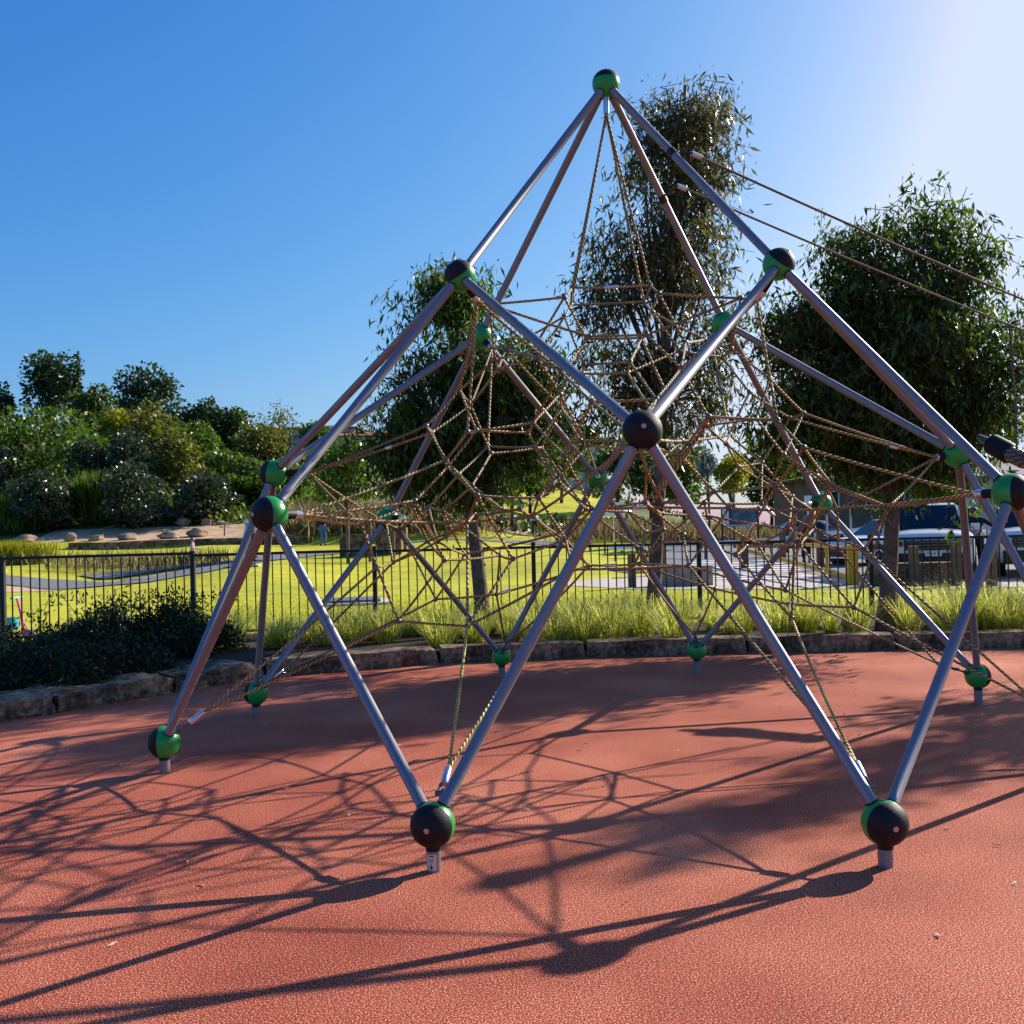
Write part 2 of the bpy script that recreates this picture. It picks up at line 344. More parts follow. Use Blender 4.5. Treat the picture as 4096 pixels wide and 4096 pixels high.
band('dirt_island', M_sand, [(250,36.4),(300,37.4),(360,38.4)], [1.4,1.9,1.2], 0.02)
ribbon('slope_lawn', M_lawn, [gp(860,70),gp(1000,68),gp(1190,68)], [gp(870,118),gp(1000,118),gp(1150,118)], 0.05, 20, 40)
ribbon('slope_lawn', M_lawn, [gp(1340,60),gp(1500,60),gp(1750,60)], [gp(1340,90),gp(1500,90),gp(1750,90)], 0.05, 20, 20)
# right part: concrete footpath, car park, pale stripes laid across the ground
ribbon('footpath', M_conc, [gp(1040,27.6),gp(1180,25.0),gp(1500,23.6),gp(1932,22.6),gp(2300,21.6)], [gp(1050,28.4),gp(1180,30.5),gp(1500,34),gp(1932,36),gp(2300,36)], 0.012)
ribbon('car_park', M_asph, [gp(1230,33),gp(1500,31),gp(1640,25.2),gp(2400,24.5)], [gp(1250,58),gp(1500,60),gp(1700,60),gp(2400,60)], 0.02)
for i in range(9):
    Y = 28.6+i*1.15
    band('ground_stripe', M_stripe, [(1255+i*6,Y),(1520-i*3,Y-1.2)], 0.42, 0.026, 6)

# ------------------------------------------------------------------ kerb stones
def rough_block(name, c, d, rz, m, amp=0.03, seg=6, parent=None, seed=0, taper=0.94):
    rs = random.Random(seed); bm = bmesh.new(); bmesh.ops.create_cube(bm, size=1)
    bmesh.ops.subdivide_edges(bm, edges=bm.edges[:], cuts=seg, use_grid_fill=True)
    ph = [rs.uniform(0,6) for _ in range(6)]
    for v in bm.verts:
        p = v.co; q = Vector((p.x*d[0], p.y*d[1], p.z*d[2]))
        k = 1-(1-taper)*(p.z+0.5)
        q.x *= k; q.y *= k
        e = amp*(math.sin(q.x*9+ph[0]+q.z*6)*0.5 + math.sin(q.y*13+ph[1]+q.x*5)*0.4 + math.sin(q.z*21+ph[2]+q.x*11)*0.35 + rs.uniform(-.45,.45))
        nn = Vector((p.x,p.y,p.z)).normalized(); q += nn*e
        # soften corners
        q -= nn*max(0, (abs(p.x)+abs(p.y)+abs(p.z)-1.25))*min(d)*0.35
        v.co = q
    me = bpy.data.meshes.new(name); bm.to_mesh(me); bm.free()
    o = link(name, me, m, parent, True); o.location = c; o.rotation_euler = (0,0,rz)
    try: me.set_sharp_from_angle(angle=R(50))
    except Exception: pass
    return o
s = 0.3; k = 0; kl = []
while s < 12.6:
    a = kerb_pt(s); L = 0.0; s2 = s; target = random.uniform(1.7,2.3) if s > 5 else random.uniform(1.1,1.6)
    while (kerb_pt(s2)-a).length < target and s2 < 12.9: s2 += 0.02
    b = kerb_pt(s2); mid = (a+b)/2; t = (b-a).normalized(); nrm = Vector((-t.y,t.x,0))
    wid = 0.72 if s < 4.6 else 0.34; h = 0.17 if s < 4.6 else 0.19
    kl.append((mid+nrm*(wid/2-0.02)+Vector((0,0,h/2-0.03)), ((b-a).length-0.006, wid, h+0.06), math.atan2(t.y,t.x), s))
    s = s2; k += 1
order = ['first','second','third','fourth','fifth','sixth','seventh','eighth','ninth','tenth','eleventh','twelfth','thirteenth','fourteenth','fifteenth','sixteenth','seventeenth','eighteenth','nineteenth','twentieth','twenty-first','twenty-second','twenty-third']
for i,(c,d,rz,s) in enumerate(kl):
    o = rough_block('kerb_stone', c, d, rz, M_stone, 0.032 if s < 4.6 else 0.011, 10, seed=i, taper=0.97)
    side = 'broad rough sandstone block by the dark shrubs' if s < 4.6 else 'narrow sandstone block below the grass tussocks'
    tag(o, f'{side}, {order[i]} kerb block from the left', 'kerb stone', 'sandstone blocks edging the red surface')

# ================================================================== picket fence
def fence_pt(xd): 
    t = xd/1932; Y = 14.2+1.3*sm(0,0.5,t)-0.1*t; p = at(xd, 990, Y); return Vector((p.x,p.y,0.10-0.06*sm(0,0.4,t)))
fx = [-340,3,362,705,1005,1317,1641,1965,2290]
fence = thing('picket_fence', 'black steel picket fence running across the park behind the garden bed', 'fence', fence_pt(966))
fo = fence_pt(966)
for i,x in enumerate(fx):
    p = fence_pt(x)-fo; mb = MB(); mb.box((p.x,p.y,0.64),(0.062,0.062,1.30)); mb.box((p.x,p.y,1.297),(0.07,0.07,0.014)); mb.build('post', M_blackm, fence)
    if i+1 < len(fx):
        q = fence_pt(fx[i+1])-fo; d = q-p; L = d.length; rz = math.atan2(d.y,d.x); mb = MB(); mid = (p+q)/2; zz = (p.z+q.z)/2
        mb.box((mid.x,mid.y,1.225+zz),(L-0.066,0.04,0.04),rz); mb.box((mid.x,mid.y,0.13+zz),(L-0.066,0.036,0.036),rz)
        n = int(L/0.119)
        for j in range(1,n):
            c = p.lerp(q, j/n); mb.box((c.x,c.y,0.6775+c.z),(0.017,0.017,1.053),rz)
        mb.build('panel', M_blackm, fence)

# ================================================================== climbing frame
NET = json.loads('''{"balls":{"A":[0.579,7.927,4.937],"U2":[1.6,6.864,3.266],"RN":[2.603,5.83,1.715],"U4":[1.612,8.959,3.284],"BR":[2.664,9.964,1.733],"U3":[-0.479,8.989,3.243],"BL":[-1.469,10.024,1.696],"U1":[-0.494,6.895,3.261],"LN":[-1.539,5.89,1.696],"RF":[3.136,7.889,2.054],"BM":[0.577,10.517,2.062],"LF":[-2.043,7.964,2.042],"N":[0.529,5.336,2.065],"B8":[3.623,6.845,0.21],"B7":[3.658,8.919,0.232],"B6":[1.605,10.997,0.245],"B5":[-0.447,11.027,0.221],"B4":[-2.507,9.009,0.196],"B1":[-2.557,6.934,0.202],"B2":[-0.536,4.855,0.214],"B3":[1.54,4.825,0.198]},"term":{"A":[0.575,7.927,4.71],"U1":[-0.39,7.015,3.121],"U2":[1.478,6.988,3.06],"N":[0.531,5.606,2.065],"U3":[-0.377,8.863,3.113],"U4":[1.489,8.838,3.076],"LF":[-1.773,7.96,2.042],"LN":[-1.402,6.077,1.693],"BM":[0.574,10.247,2.062],"B2":[-0.491,5.228,0.387],"B5":[-0.385,10.646,0.395],"BL":[-1.282,9.829,1.696],"B1":[-2.32,7.051,0.382],"B4":[-2.224,8.873,0.401],"RN":[2.488,6.025,1.714],"RF":[2.977,7.896,2.032],"B7":[3.278,8.798,0.363],"B8":[3.248,6.977,0.343],"BR":[2.47,9.776,1.733],"B3":[1.531,5.207,0.384],"B6":[1.536,10.62,0.441]},"net":{"a1":[0.279,7.836,3.375],"a2":[0.284,8.284,3.338],"a3":[0.877,7.937,3.399],"a4":[0.876,8.415,3.374],"aa1":[-0.572,7.674,2.61],"ab1":[-0.406,8.348,2.24],"ab2":[-0.362,7.882,2.148],"ac1":[-0.469,6.879,2.225],"ad1":[-0.528,8.188,2.556],"ae":[-0.439,7.374,2.279],"af1":[-0.806,7.479,2.329],"af2":[-0.803,7.873,2.319],"ag1":[-0.645,7.24,2.065],"ag2":[-0.647,7.348,2.021],"ah1":[-0.416,6.896,1.803],"ai1":[-0.83,6.897,1.778],"ai2":[-0.906,7.383,1.763],"aj2":[-0.077,7.73,2.285],"ak1":[-0.032,7.876,2.189],"ak2":[0.022,8.279,2.211],"al":[-0.608,7.882,2.001],"am":[-0.483,7.449,1.891],"an":[0.367,7.841,2.191],"ao":[0.298,7.499,2.197],"ap1":[0.129,7.566,1.927],"ap2":[0.134,7.627,1.884],"ar":[0.357,7.202,1.702],"ar2":[0.35,7.941,1.708],"at1":[-0.01,7.186,1.787],"au":[0.975,7.146,2.147],"av":[0.961,7.159,2.059],"aw":[1.414,7.76,2.231],"ax":[1.319,7.374,2.139],"ay":[1.252,7.516,1.807],"b1":[0.206,7.35,3.198],"b2":[0.215,7.753,3.144],"b3":[0.886,7.487,3.236],"b4":[0.897,7.991,3.202],"ba":[1.075,6.607,2.256],"bb":[1.126,7.019,2.24],"bc":[0.879,7.256,2.525],"bd":[0.699,7.004,1.732],"be":[0.774,7.372,1.705],"bh":[0.68,6.62,1.923],"bi":[0.838,7.126,1.732],"bj":[1.274,7.079,1.681],"bl":[-0.511,7.245,1.63],"bm":[-0.199,7.238,1.367],"bn":[-0.285,7.888,1.723],"bo":[-0.485,7.625,1.684],"bp":[-0.146,7.282,1.712],"bq":[-0.058,7.675,1.664],"br":[-0.499,6.883,0.942],"bs":[-0.773,7.799,1.492],"bu":[0.373,8.228,1.27],"bv":[0.123,8.173,1.523],"bw":[0.183,7.618,1.487],"bx":[-0.31,7.818,1.377],"bz":[0.742,7.953,1.282],"bz2":[0.737,8.21,1.284],"c1":[0.37,7.26,2.902],"c2":[0.746,7.044,2.862],"ca":[1.02,7.278,1.289],"cb":[-0.984,7.089,0.966],"cc":[-0.886,8.655,1.0],"cd":[-0.371,8.445,1.044],"ce":[0.207,7.005,1.295],"cf":[-0.68,7.304,1.368],"cg":[-0.611,8.259,1.379],"ch":[-0.843,7.736,1.496],"ci":[-0.893,8.323,1.762],"cj":[-0.738,7.86,1.722],"ck":[-1.201,8.882,1.593],"cl":[-1.219,7.042,1.63],"cm":[-1.262,8.505,1.643],"cn":[-1.162,8.139,1.331],"co":[-1.211,7.6,1.315],"co2":[1.402,8.51,1.043],"cp":[1.686,7.123,0.924],"cp2":[1.828,7.799,0.964],"cq":[1.347,7.269,1.358],"cq2":[1.514,7.768,1.401],"cr":[1.764,7.263,1.655],"cs":[2.171,7.343,0.97],"cu":[1.785,7.709,1.075],"cv":[0.865,8.559,1.222],"cw":[1.687,8.173,1.408],"cx":[1.828,7.442,1.414],"cy":[1.949,7.009,1.82],"cz":[2.389,7.215,1.664],"d1":[0.375,7.761,2.973],"d2":[0.749,7.438,2.912],"da":[1.043,7.671,1.5],"dc":[1.575,7.0,1.822],"de":[0.95,8.088,1.537],"df":[0.862,8.557,1.52],"dg":[0.692,8.254,1.686],"di":[0.758,7.907,1.393],"dj":[1.175,7.499,1.728],"dk":[0.878,7.559,1.657],"dl":[1.264,7.95,1.636],"dn":[1.497,7.877,1.998],"dq":[1.641,7.79,1.717],"dr":[1.74,7.457,2.052],"ds":[1.734,8.164,2.041],"dt":[1.643,6.519,2.039],"du":[2.25,7.964,1.662],"dv":[2.318,8.211,1.359],"dw":[2.35,7.642,1.366],"dx":[1.846,7.822,1.52],"dy":[2.083,8.02,1.521],"dz":[2.258,8.658,1.657],"e1":[-0.315,7.165,3.125],"e2":[1.403,7.149,3.113],"ea":[1.993,8.3,1.774],"eb":[2.073,7.588,1.823],"g1":[-0.291,7.263,2.761],"g2":[1.421,7.648,2.851],"h1":[0.333,6.39,2.345],"h2":[0.734,6.48,2.359],"i1":[0.166,6.817,2.047],"j1":[0.009,7.426,2.79],"j2":[0.953,6.908,2.609],"k1":[-0.286,7.737,2.769],"k2":[1.649,7.437,2.598],"l1":[0.16,6.899,2.61],"l2":[1.458,8.215,2.879],"m2":[1.055,7.398,2.862],"m3":[1.611,7.973,2.57],"n1":[-0.033,7.213,2.307],"n3":[1.986,8.278,2.393],"o3":[1.969,7.787,2.38],"p1":[0.331,7.346,2.721],"p2":[0.619,6.927,2.663],"p3":[1.509,7.262,2.298],"q1":[-0.238,8.045,2.964],"q3":[1.555,6.824,2.243],"r1":[-0.03,7.667,2.885],"s1":[0.165,7.622,2.549],"t1":[0.338,7.778,2.718],"t2":[0.64,7.383,2.658],"u1":[0.18,8.074,2.506],"w2":[0.73,6.806,2.349],"y2":[1.29,8.024,2.988],"z2":[1.069,7.802,2.871]},"edges":["A-a1","A-a2","A-a3","A-a4","a1-a3","a2-a4","a1-a2","a3-a4","a1-b1","a2-b2","a3-b3","a4-b4","b1-e1","b3-e2","e1-U1","e2-U2","e1-c1","e2-c2","c1-c2","d1-d2","c1-d1","c2-d2","b1-d1","b3-d2","b1-r1","r1-g1","e1-g1","e2-g2","b3-m2","b2-p1","b2-q1","b2-j1","b4-y2","b4-z2","p1-p2","p1-t1","t1-t2","p2-t2","d2-p2","d1-s1","c1-l1","c2-j2","U1-l1","l1-h1","h1-N","U2-j2","j2-h2","h2-N","h1-h2","l1-n1","j1-k1","q1-k1","q1-U3","g1-k1","q1-j1","j1-s1","j1-l1","s1-n1","s1-u1","t1-u1","q1-u1","u1-ak1","u1-ak2","u1-ao","u1-an","s1-an","p2-h2","t2-w2","w2-N","t2-z2","z2-m2","m2-j2","m2-y2","y2-U4","g2-l2","g2-k2","g2-y2","l2-m3","l2-z2","l2-U4","m3-n3","m3-aw","k2-o3","k2-p3","U2-k2","U2-q3","U4-aw","p3-q3","ba-q3","ba-j2","ba-bb","bb-p3","bb-bc","bc-d2","bc-w2","ba-av","bb-bd","bb-be","U1-aa1","U1-ac1","g1-aa1","aa1-af1","aa1-ae","ad1-af2","ad1-k1","ad1-U3","ad1-ab1","aa1-ad1","af1-af2","af1-LF","af2-LF","af1-ag1","af2-ag2","ag1-ac1","ag2-ae","ac1-ae","ac1-n1","ae-aj2","n1-aj2","ab1-U3","ab1-ab2","ab1-ak1","ab2-ak2","ak1-ak2","ag1-LN","ag1-ah1","ag2-ah1","ag2-ai1","ag2-ai2","ag1-al","ab1-al","ab2-am","al-am","al-ci","am-cj","am-bn","bn-bp","bn-bo","n1-i1","h1-i1","an-ap1","ao-ap2","aj2-ap1","ak1-ap2","ak2-ar2","i1-ar","i1-at1","ap1-at1","ap2-bp","ap1-ar2","ap2-ar","an-BM","ao-au","an-av","au-aw","bb-ax","au-bh","au-N","av-N","aw-ax","av-ay","av-be","bh-N","bh-bd","bh-bi","ar-be","ar2-dg","ar-bd","ar-bw","ar2-bv","dg-df","dg-de","bd-be","bo-bp","bo-bl","bp-bq","ah1-at1","ah1-bl","ah1-bm","bl-LN","bl-bq","bl-br","bl-ch","bl-bs","bq-at1","bq-N","bq-bu","bq-bv","at1-bw","bw-bv","bw-bm","bw-bu","bv-cg","bx-cf","bx-bm","bx-cj","br-bm","br-cb","br-B2","ce-B2","ce-ca","ce-br","ce-bw","bu-bz","bu-cd","bu-B5","cd-B5","cd-cc","cd-bx","cg-cj","cg-bs","cg-cc","cf-ch","cf-ai1","cf-cb","ch-ai2","ch-cn","bs-ci","bs-cn","ci-cj","ai1-ai2","ai2-cl","ai1-LN","ci-ck","cl-LN","cl-LF","cl-cb","cm-LF","cm-ck","cm-cn","ck-cc","ck-BL","cm-BL","cn-co","co-B1","cn-B4","cb-B1","cc-B4","ay-dn","ay-dc","ay-bj","ay-bi","bj-cr","bj-ca","bj-be","dc-cr","dc-dt","dc-cq","dc-ax","dn-ax","dn-ea","dn-ds","dt-q3","dt-RN","dt-cy","cy-dr","cy-cz","cy-cx","eb-cz","eb-dr","eb-dy","cr-RN","cr-cp","cr-dx","cz-RN","cz-RF","cz-dw","cz-cs","du-RF","du-eb","du-dv","dv-dw","dv-dx","dw-dy","dv-B7","dw-B8","dy-dz","dz-BR","dz-ea","ea-BR","ea-dx","ea-ds","ds-aw","ds-n3","ds-dq","n3-o3","n3-RF","o3-dr","o3-RF","dr-dq","p3-dr","q3-p3","dq-dj","dq-dy","dj-bi","dj-dl","dl-dk","dl-dx","dk-bd","dk-de","de-df","df-di","de-da","de-bz","da-be","da-ca","da-cq","ca-B3","ca-bz","ca-cu","cv-co2","co2-cp2","cv-bz","cv-bz2","bz2-df","bz-B6","co2-B6","bz2-di","bz-ay","cq-cq2","cq2-cx","cq-cp","cw-dx","cw-cu","cw-dl","cu-cx","cu-B7","cx-cs","cx-dy","cp-B3","cp-cp2","cp2-cs","cs-B8","di-ar2"]}''')
BALL = {k:Vector(v) for k,v in NET['balls'].items()}; TERM = {k:Vector(v) for k,v in NET['term'].items()}; NODE = {k:Vector(v) for k,v in NET['net'].items()}
CX, CY = 0.552, 7.927; RB = 0.1051
frame = thing('climbing_frame', 'pyramid climbing frame of grey tubes, green and black balls and a tan rope net', 'climbing frame', (CX,CY,0)); O = Vector((CX,CY,0))
tubes = [('A',u) for u in ('U1','U2','U3','U4')] + [('U1','N'),('U1','LN'),('U1','LF'),('U2','N'),('U2','RN'),('U2','RF'),('U3','LF'),('U3','BL'),('U3','BM'),('U4','BM'),('U4','BR'),('U4','RF')]
tubes += [('LN','B1'),('LF','B1'),('LN','B2'),('N','B2'),('N','B3'),('RN','B3'),('LF','B4'),('BL','B4'),('BL','B5'),('BM','B5'),('BM','B6'),('BR','B6'),('BR','B7'),('RF','B7'),('RF','B8'),('RN','B8')]
for a,b in tubes:
    p = BALL[a]-O; q = BALL[b]-O; d = (q-p).normalized(); mb = MB()
    mb.lathe([(0.0295,0),(0.0305,0.002),(0.0305,0.018),(0.029,0.02),(0.029,(q-p).length-2*RB*0.93-0.02),(0.0305,(q-p).length-2*RB*0.93-0.018),(0.0305,(q-p).length-2*RB*0.93)], p+d*RB*0.93, d, 20)
    tb = mb.build('frame_tube', M_steelp, frame, True)
    Lt = (q-p).length
    for h0 in (RB*0.955, Lt-RB*0.955-0.008): mb = MB(); mb.lathe([(0.0315,h0),(0.0335,h0+0.002),(0.0335,h0+0.006),(0.0315,h0+0.008)], p, d, 20); mb.build('gasket', M_blackr, tb, True)
def sphere_seg(r, h0, h1, axis, n=32, m=14):    # part of a sphere between two heights along the axis
    a0 = math.acos(max(-1,min(1,h0))); a1 = math.acos(max(-1,min(1,h1)))
    return [(max(1e-4,r*math.sin(a0+(a1-a0)*i/m)), r*math.cos(a0+(a1-a0)*i/m)) for i in range(m+1)]
for k,P in BALL.items():
    p = P-O
    if k == 'A': ax = Vector((0,0,1))
    elif k[0] == 'U': ax = (p-Vector((0,0,1.75))).normalized()
    elif k[0] == 'B' and k[1].isdigit():
        az = math.atan2(p.y,p.x); best = min([BALL[s] for s in ('N','LF','BM','RF')], key=lambda s:(s-P).length)-O; a2 = math.atan2(best.y,best.x)
        dd = (a2-az+math.pi)%(2*math.pi)-math.pi; az += dd*0.5; ax = Vector((math.cos(az),math.sin(az),0.0))
    else: ax = (p-Vector((0,0,1.70 if k in('LN','RN','BL','BR') else 1.65))).normalized()
    mb = MB(); mb.lathe(sphere_seg(RB, -1, 0.33, ax), p, ax, 40); ball = mb.build('ball_joint', M_green, frame, True)
    mb = MB(); prof = sphere_seg(RB*1.012, 0.30, 1, ax); prof = [(prof[0][0]-0.006, prof[0][1])]+prof; mb.lathe(prof, p, ax, 40); mb.build('rubber_cap', M_blackr, ball, True)
    mb = MB(); mb.lathe([(0.0125,RB*1.0),(0.0125,RB*1.03),(0.011,RB*1.04),(0.006,RB*1.04),(0.005,RB*1.025)], p, ax, 16); mb.build('bolt', M_washer, ball, True)
    if k in ('LF','B4') or k in ('U3',): pass
    if k[0] == 'B' and k[1].isdigit():
        mb = MB(); mb.lathe([(0.0345,0.0),(0.0345,p.z-RB*0.9)], (p.x,p.y,-0.02), (0,0,1), 24); post = mb.build('post', M_steelp, frame, True)
        mb = MB(); mb.lathe([(0.036,0.0),(0.036,0.02)], (p.x,p.y,p.z-RB-0.012), (0,0,1), 24); mb.build('collar', M_blackr, post, True)
        if k == 'B2':      # paper depth sticker wrapped on the post: dark cap mark, two lines of lettering and an arrow
            def arc(w0,w1,z0,z1,r,m,name,par):
                c0 = math.atan2(-P.y+0, -P.x+0)-0.12; V=[]; n=6
                for i in range(n+1):
                    a = c0+w0+(w1-w0)*i/n
                    for z in (z0,z1): V.append((p.x+r*math.cos(a), p.y+r*math.sin(a), z))
                F=[(2*i,2*i+2,2*i+3,2*i+1) for i in range(n)]; me=bpy.data.meshes.new(name); me.from_pydata(V,[],F); return link(name,me,m,par)
            st = arc(-0.95,0.55,0.012,0.085,0.0352,mat('sticker_paper',(0.62,0.55,0.44),0.7),'sticker',post)
            arc(-0.48,0.12,0.074,0.080,0.0356,M_black,'mark',st); arc(-0.5,0.1,0.058,0.0615,0.0356,M_black,'mark',st); arc(-0.38,-0.02,0.050,0.0525,0.0356,M_black,'mark',st)
            arc(-0.27,-0.13,0.026,0.040,0.0356,M_black,'mark',st); arc(-0.42,0.02,0.022,0.029,0.0356,M_black,'mark',st); arc(-0.26,-0.14,0.015,0.022,0.0356,M_black,'mark',st)
for k,T in TERM.items():
    p = BALL[k]-O; q = T-O; d = (q-p).normalized(); L = (q-p).length
    if k == 'A':
        mb = MB(); mb.lathe([(0.022,0),(0.022,L-RB*.96+0.0),(0.019,L-RB*.96+0.002)], p+d*RB*0.96, d, 20); mb.build('rope_socket', M_steel, frame, True)
    elif k[0] == 'B' and k[1].isdigit():
        mb = MB(); mb.tube([p+d*RB*0.95, p+d*(L-0.16)], 0.008, 8); mb.lathe([(0.017,0),(0.02,0.01),(0.02,0.02),(0.017,0.03)], p+d*(RB+0.004), d, 14)
        sd = d.cross(Vector((0,0,1))).normalized()
        mb.tube([p+d*(L-0.19)-sd*0.032, p+d*(L-0.19)+sd*0.032], 0.013, 10); 
        for sg in (-1,1): mb.tube([p+d*(L-0.20)+sd*0.018*sg, p+d*(L-0.12)+sd*0.018*sg], 0.008, 6)
        sock = mb.build('turnbuckle', M_conn, frame, True)
        mb = MB(); mb.lathe([(0.018,0),(0.0205,0.004),(0.0205,0.116),(0.019,0.12)], p+d*(L-0.12), d, 20); mb.build('ferrule', M_steel, sock, True)
    else:
        mb = MB(); mb.lathe([(0.028,0),(0.028,0.012+(L-RB)*0.5),(0.026,0.016+(L-RB)*0.5)], p+d*(RB*0.95), d, 20); sock = mb.build('rope_socket', M_blackr, frame, True)
        mb = MB(); mb.lathe([(0.0235,0),(0.0245,0.003),(0.0245,(L-RB)*0.48),(0.022,(L-RB)*0.5)], p+d*(RB+(L-RB)*0.5), d, 20); mb.build('ferrule', M_steel, sock, True)
edges = [e.split('-') for e in NET['edges']]
gpos = lambda k: (NODE[k] if k in NODE else TERM[k])-O
camloc = Vector((0,0,CAMH))-O
rk = sorted(edges, key=lambda e: -(gpos(e[0])-gpos(e[1])).length/((gpos(e[0])+gpos(e[1]))/2-camloc).length)
offs = {}
def rope_path(e):
    a, b = gpos(e[0]), gpos(e[1]); h = random.uniform(0.003,0.016)
    return sagged(a, b, h, 7)
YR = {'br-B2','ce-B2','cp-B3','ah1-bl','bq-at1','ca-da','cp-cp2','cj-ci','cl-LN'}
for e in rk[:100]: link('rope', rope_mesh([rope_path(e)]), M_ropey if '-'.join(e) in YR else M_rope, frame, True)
o = link('ropes', rope_mesh([rope_path(e) for e in rk[100:]], 0.0088), M_rope, frame, True); o['kind'] = 'stuff'
def blob(mb, c, r):
    ax = Vector((random.uniform(-1,1),random.uniform(-1,1),random.uniform(-1,1))).normalized()
    mb.lathe([(r*0.3,-r),(r*0.8,-r*0.65),(r,-r*0.15),(r,r*0.15),(r*0.8,r*0.65),(r*0.3,r)], c, ax, 12)
ns = sorted(NODE, key=lambda k:(NODE[k]-O-camloc).length)
for k in ns[:100]:
    mb = MB(); blob(mb, NODE[k]-O, 0.0205); mb.build('rope_connector', M_conn, frame, True)
mb = MB()
for k in ns[100:]: blob(mb, NODE[k]-O, 0.0195)
o = mb.build('rope_connectors', M_conn, frame, True); o['kind'] = 'stuff'
for e,f0,L in (('a1-a3',.5,.11),('an-av',.67,.11),('ag2-ai1',.0,0),('ar-be',.82,.12),('ar2-dg',.95,.1),('cv-bz',0.3,.1),('dc-cq',.62,.13),('dq-dx',.3,.1),('cf-ai1',.55,.12),('am-bn',.5,.1),('cd-bu',.1,.1),('cp2-cs',.05,.09),('af2-LF',.35,.05),('n3-RF',.72,.06),('bu-bz',.45,.12)):
    if not L: continue
    a,b = e.split('-'); a = gpos(a); b = gpos(b); d = (b-a).normalized(); c = a.lerp(b,f0) - Vector((0,0,0.02*(b-a).length*f0*(1-f0)*2))
    mb = MB(); mb.lathe([(0.012,-L/2),(0.0135,-L/2+0.004),(0.0135,L/2-0.004),(0.012,L/2)], c, d, 14); mb.build('splice_ferrule', M_steel, frame, True)

# rope bridge leaving to the right, with its ladder ropes and the mast of the next frame just outside the view
bridge = thing('rope_bridge', 'two long handrail ropes leaving the pyramid to the right with hanging ladder ropes', 'rope bridge', (5.9,9.6,0)); BO = Vector((5.9,9.6,0))
def on_tube(a, b, xd):
    best = min((abs((t:=i/200)*0 + (lambda P:(P.x))(proj(BALL[a].lerp(BALL[b], i/200)))-xd), i/200) for i in range(201))[1]; return BALL[a].lerp(BALL[b], best)
def proj(X):
    v = X-Vector((0,0,CAMH)); z = v.dot(_f); return Vector(((2048+FPX*v.dot(_r)/z)*1932/4096, (2048+PP-FPX*v.dot(_u)/z)*1932/4096, z))
s1 = on_tube('A','U2',1268); s2 = on_tube('A','U4',1250)
f1 = at(1305,289,s1.y); f2 = at(1278,350,s2.y); e1 = at(1990,590,9.2); e2 = at(1990,647,10.0)
for s_,f_,e_ in ((s1,f1,e1),(s2,f2,e2)):
    d = (e_-f_).normalized(); mb = MB(); mb.tube([s_-BO,f_-BO],0.008,8); mb.lathe([(0.034,-0.03),(0.034,0.03)], s_-BO, (BALL['U2']-BALL['A'] if s_ is s1 else BALL['U4']-BALL['A']), 18); mb.build('clamp', M_blackm, bridge, True)
    mb = MB(); mb.lathe([(0.019,0),(0.019,0.085)], f_-BO, d, 16); mb.build('ferrule', M_steel, bridge, True)
    link('rope', rope_mesh([sagged(f_-BO, e_-BO, 0.004, 12)], 0.0095), M_ropeg, bridge, True)
lad = [at(1904,610,9.9),at(1911,691,9.9),at(1917,768,9.9),at(1918,850,9.9)]
link('rope', rope_mesh([[q-BO for q in lad]], 0.010), M_ropeg, bridge, True)
for q in lad[1:3]:
    link('rope', rope_mesh([[q-BO, q-BO+Vector((0.7,0.1,-0.04))]], 0.010), M_ropeg, bridge, True)
    mb = MB(); blob(mb, q-BO, 0.028); mb.build('rope_connector', M_conn, bridge, True)
mast = thing('mast', 'grey steel mast of the neighbouring rope course right of the pyramid', 'mast', (5.95,9.6,0))
mb = MB(); mb.lathe([(0.06,0),(0.06,4.2)], (0,0,0), (0,0,1), 20); mb.build('pole', M_steelp, mast, True)
mb = MB(); mb.lathe(sphere_seg(0.11,-1,1,None), (0,0,4.25), (0,0,1), 24); mb.build('ball_joint', M_green, mast, True)
# thick braided swing rope with its black end tube, right edge
bt = thing('braided_rope', 'thick braided rope held in a black tube at the right edge behind the frame', 'rope'); 
c0 = at(1872,838,10.6); c1 = at(1904,855,10.4); c2 = at(1932,868,10.2); c3 = at(2010,880,9.9)
bt.location = c0; mb = MB(); d = (c1-c0).normalized(); L = (c1-c0).length
mb.lathe([(0.085,-0.02),(0.105,0.0),(0.105,L),(0.095,L+0.03)], (0,0,0), d, 24); mb.build('end_tube', M_blackr, bt, True)
mb = MB(); mb.lathe([(0.02,-0.22),(0.03,-0.2),(0.05,-0.03),(0.08,-0.02)], (0,0,0), d, 18); mb.build('end_fitting', M_conn, bt, True)
for ph in range(3):
    path = []
    for i in range(40):
        t = i/39; c = (c1.lerp(c2, t*2) if t < .5 else c2.lerp(c3, t*2-1))-c0; a = t*16+ph*2.094
        up = Vector((0,0,1)); sd = d.cross(up).normalized(); path.append(c+up*0.045*math.cos(a)+sd*0.045*math.sin(a))
    link('strand', rope_mesh([path], 0.045, 10), M_ropeg, bt, True)
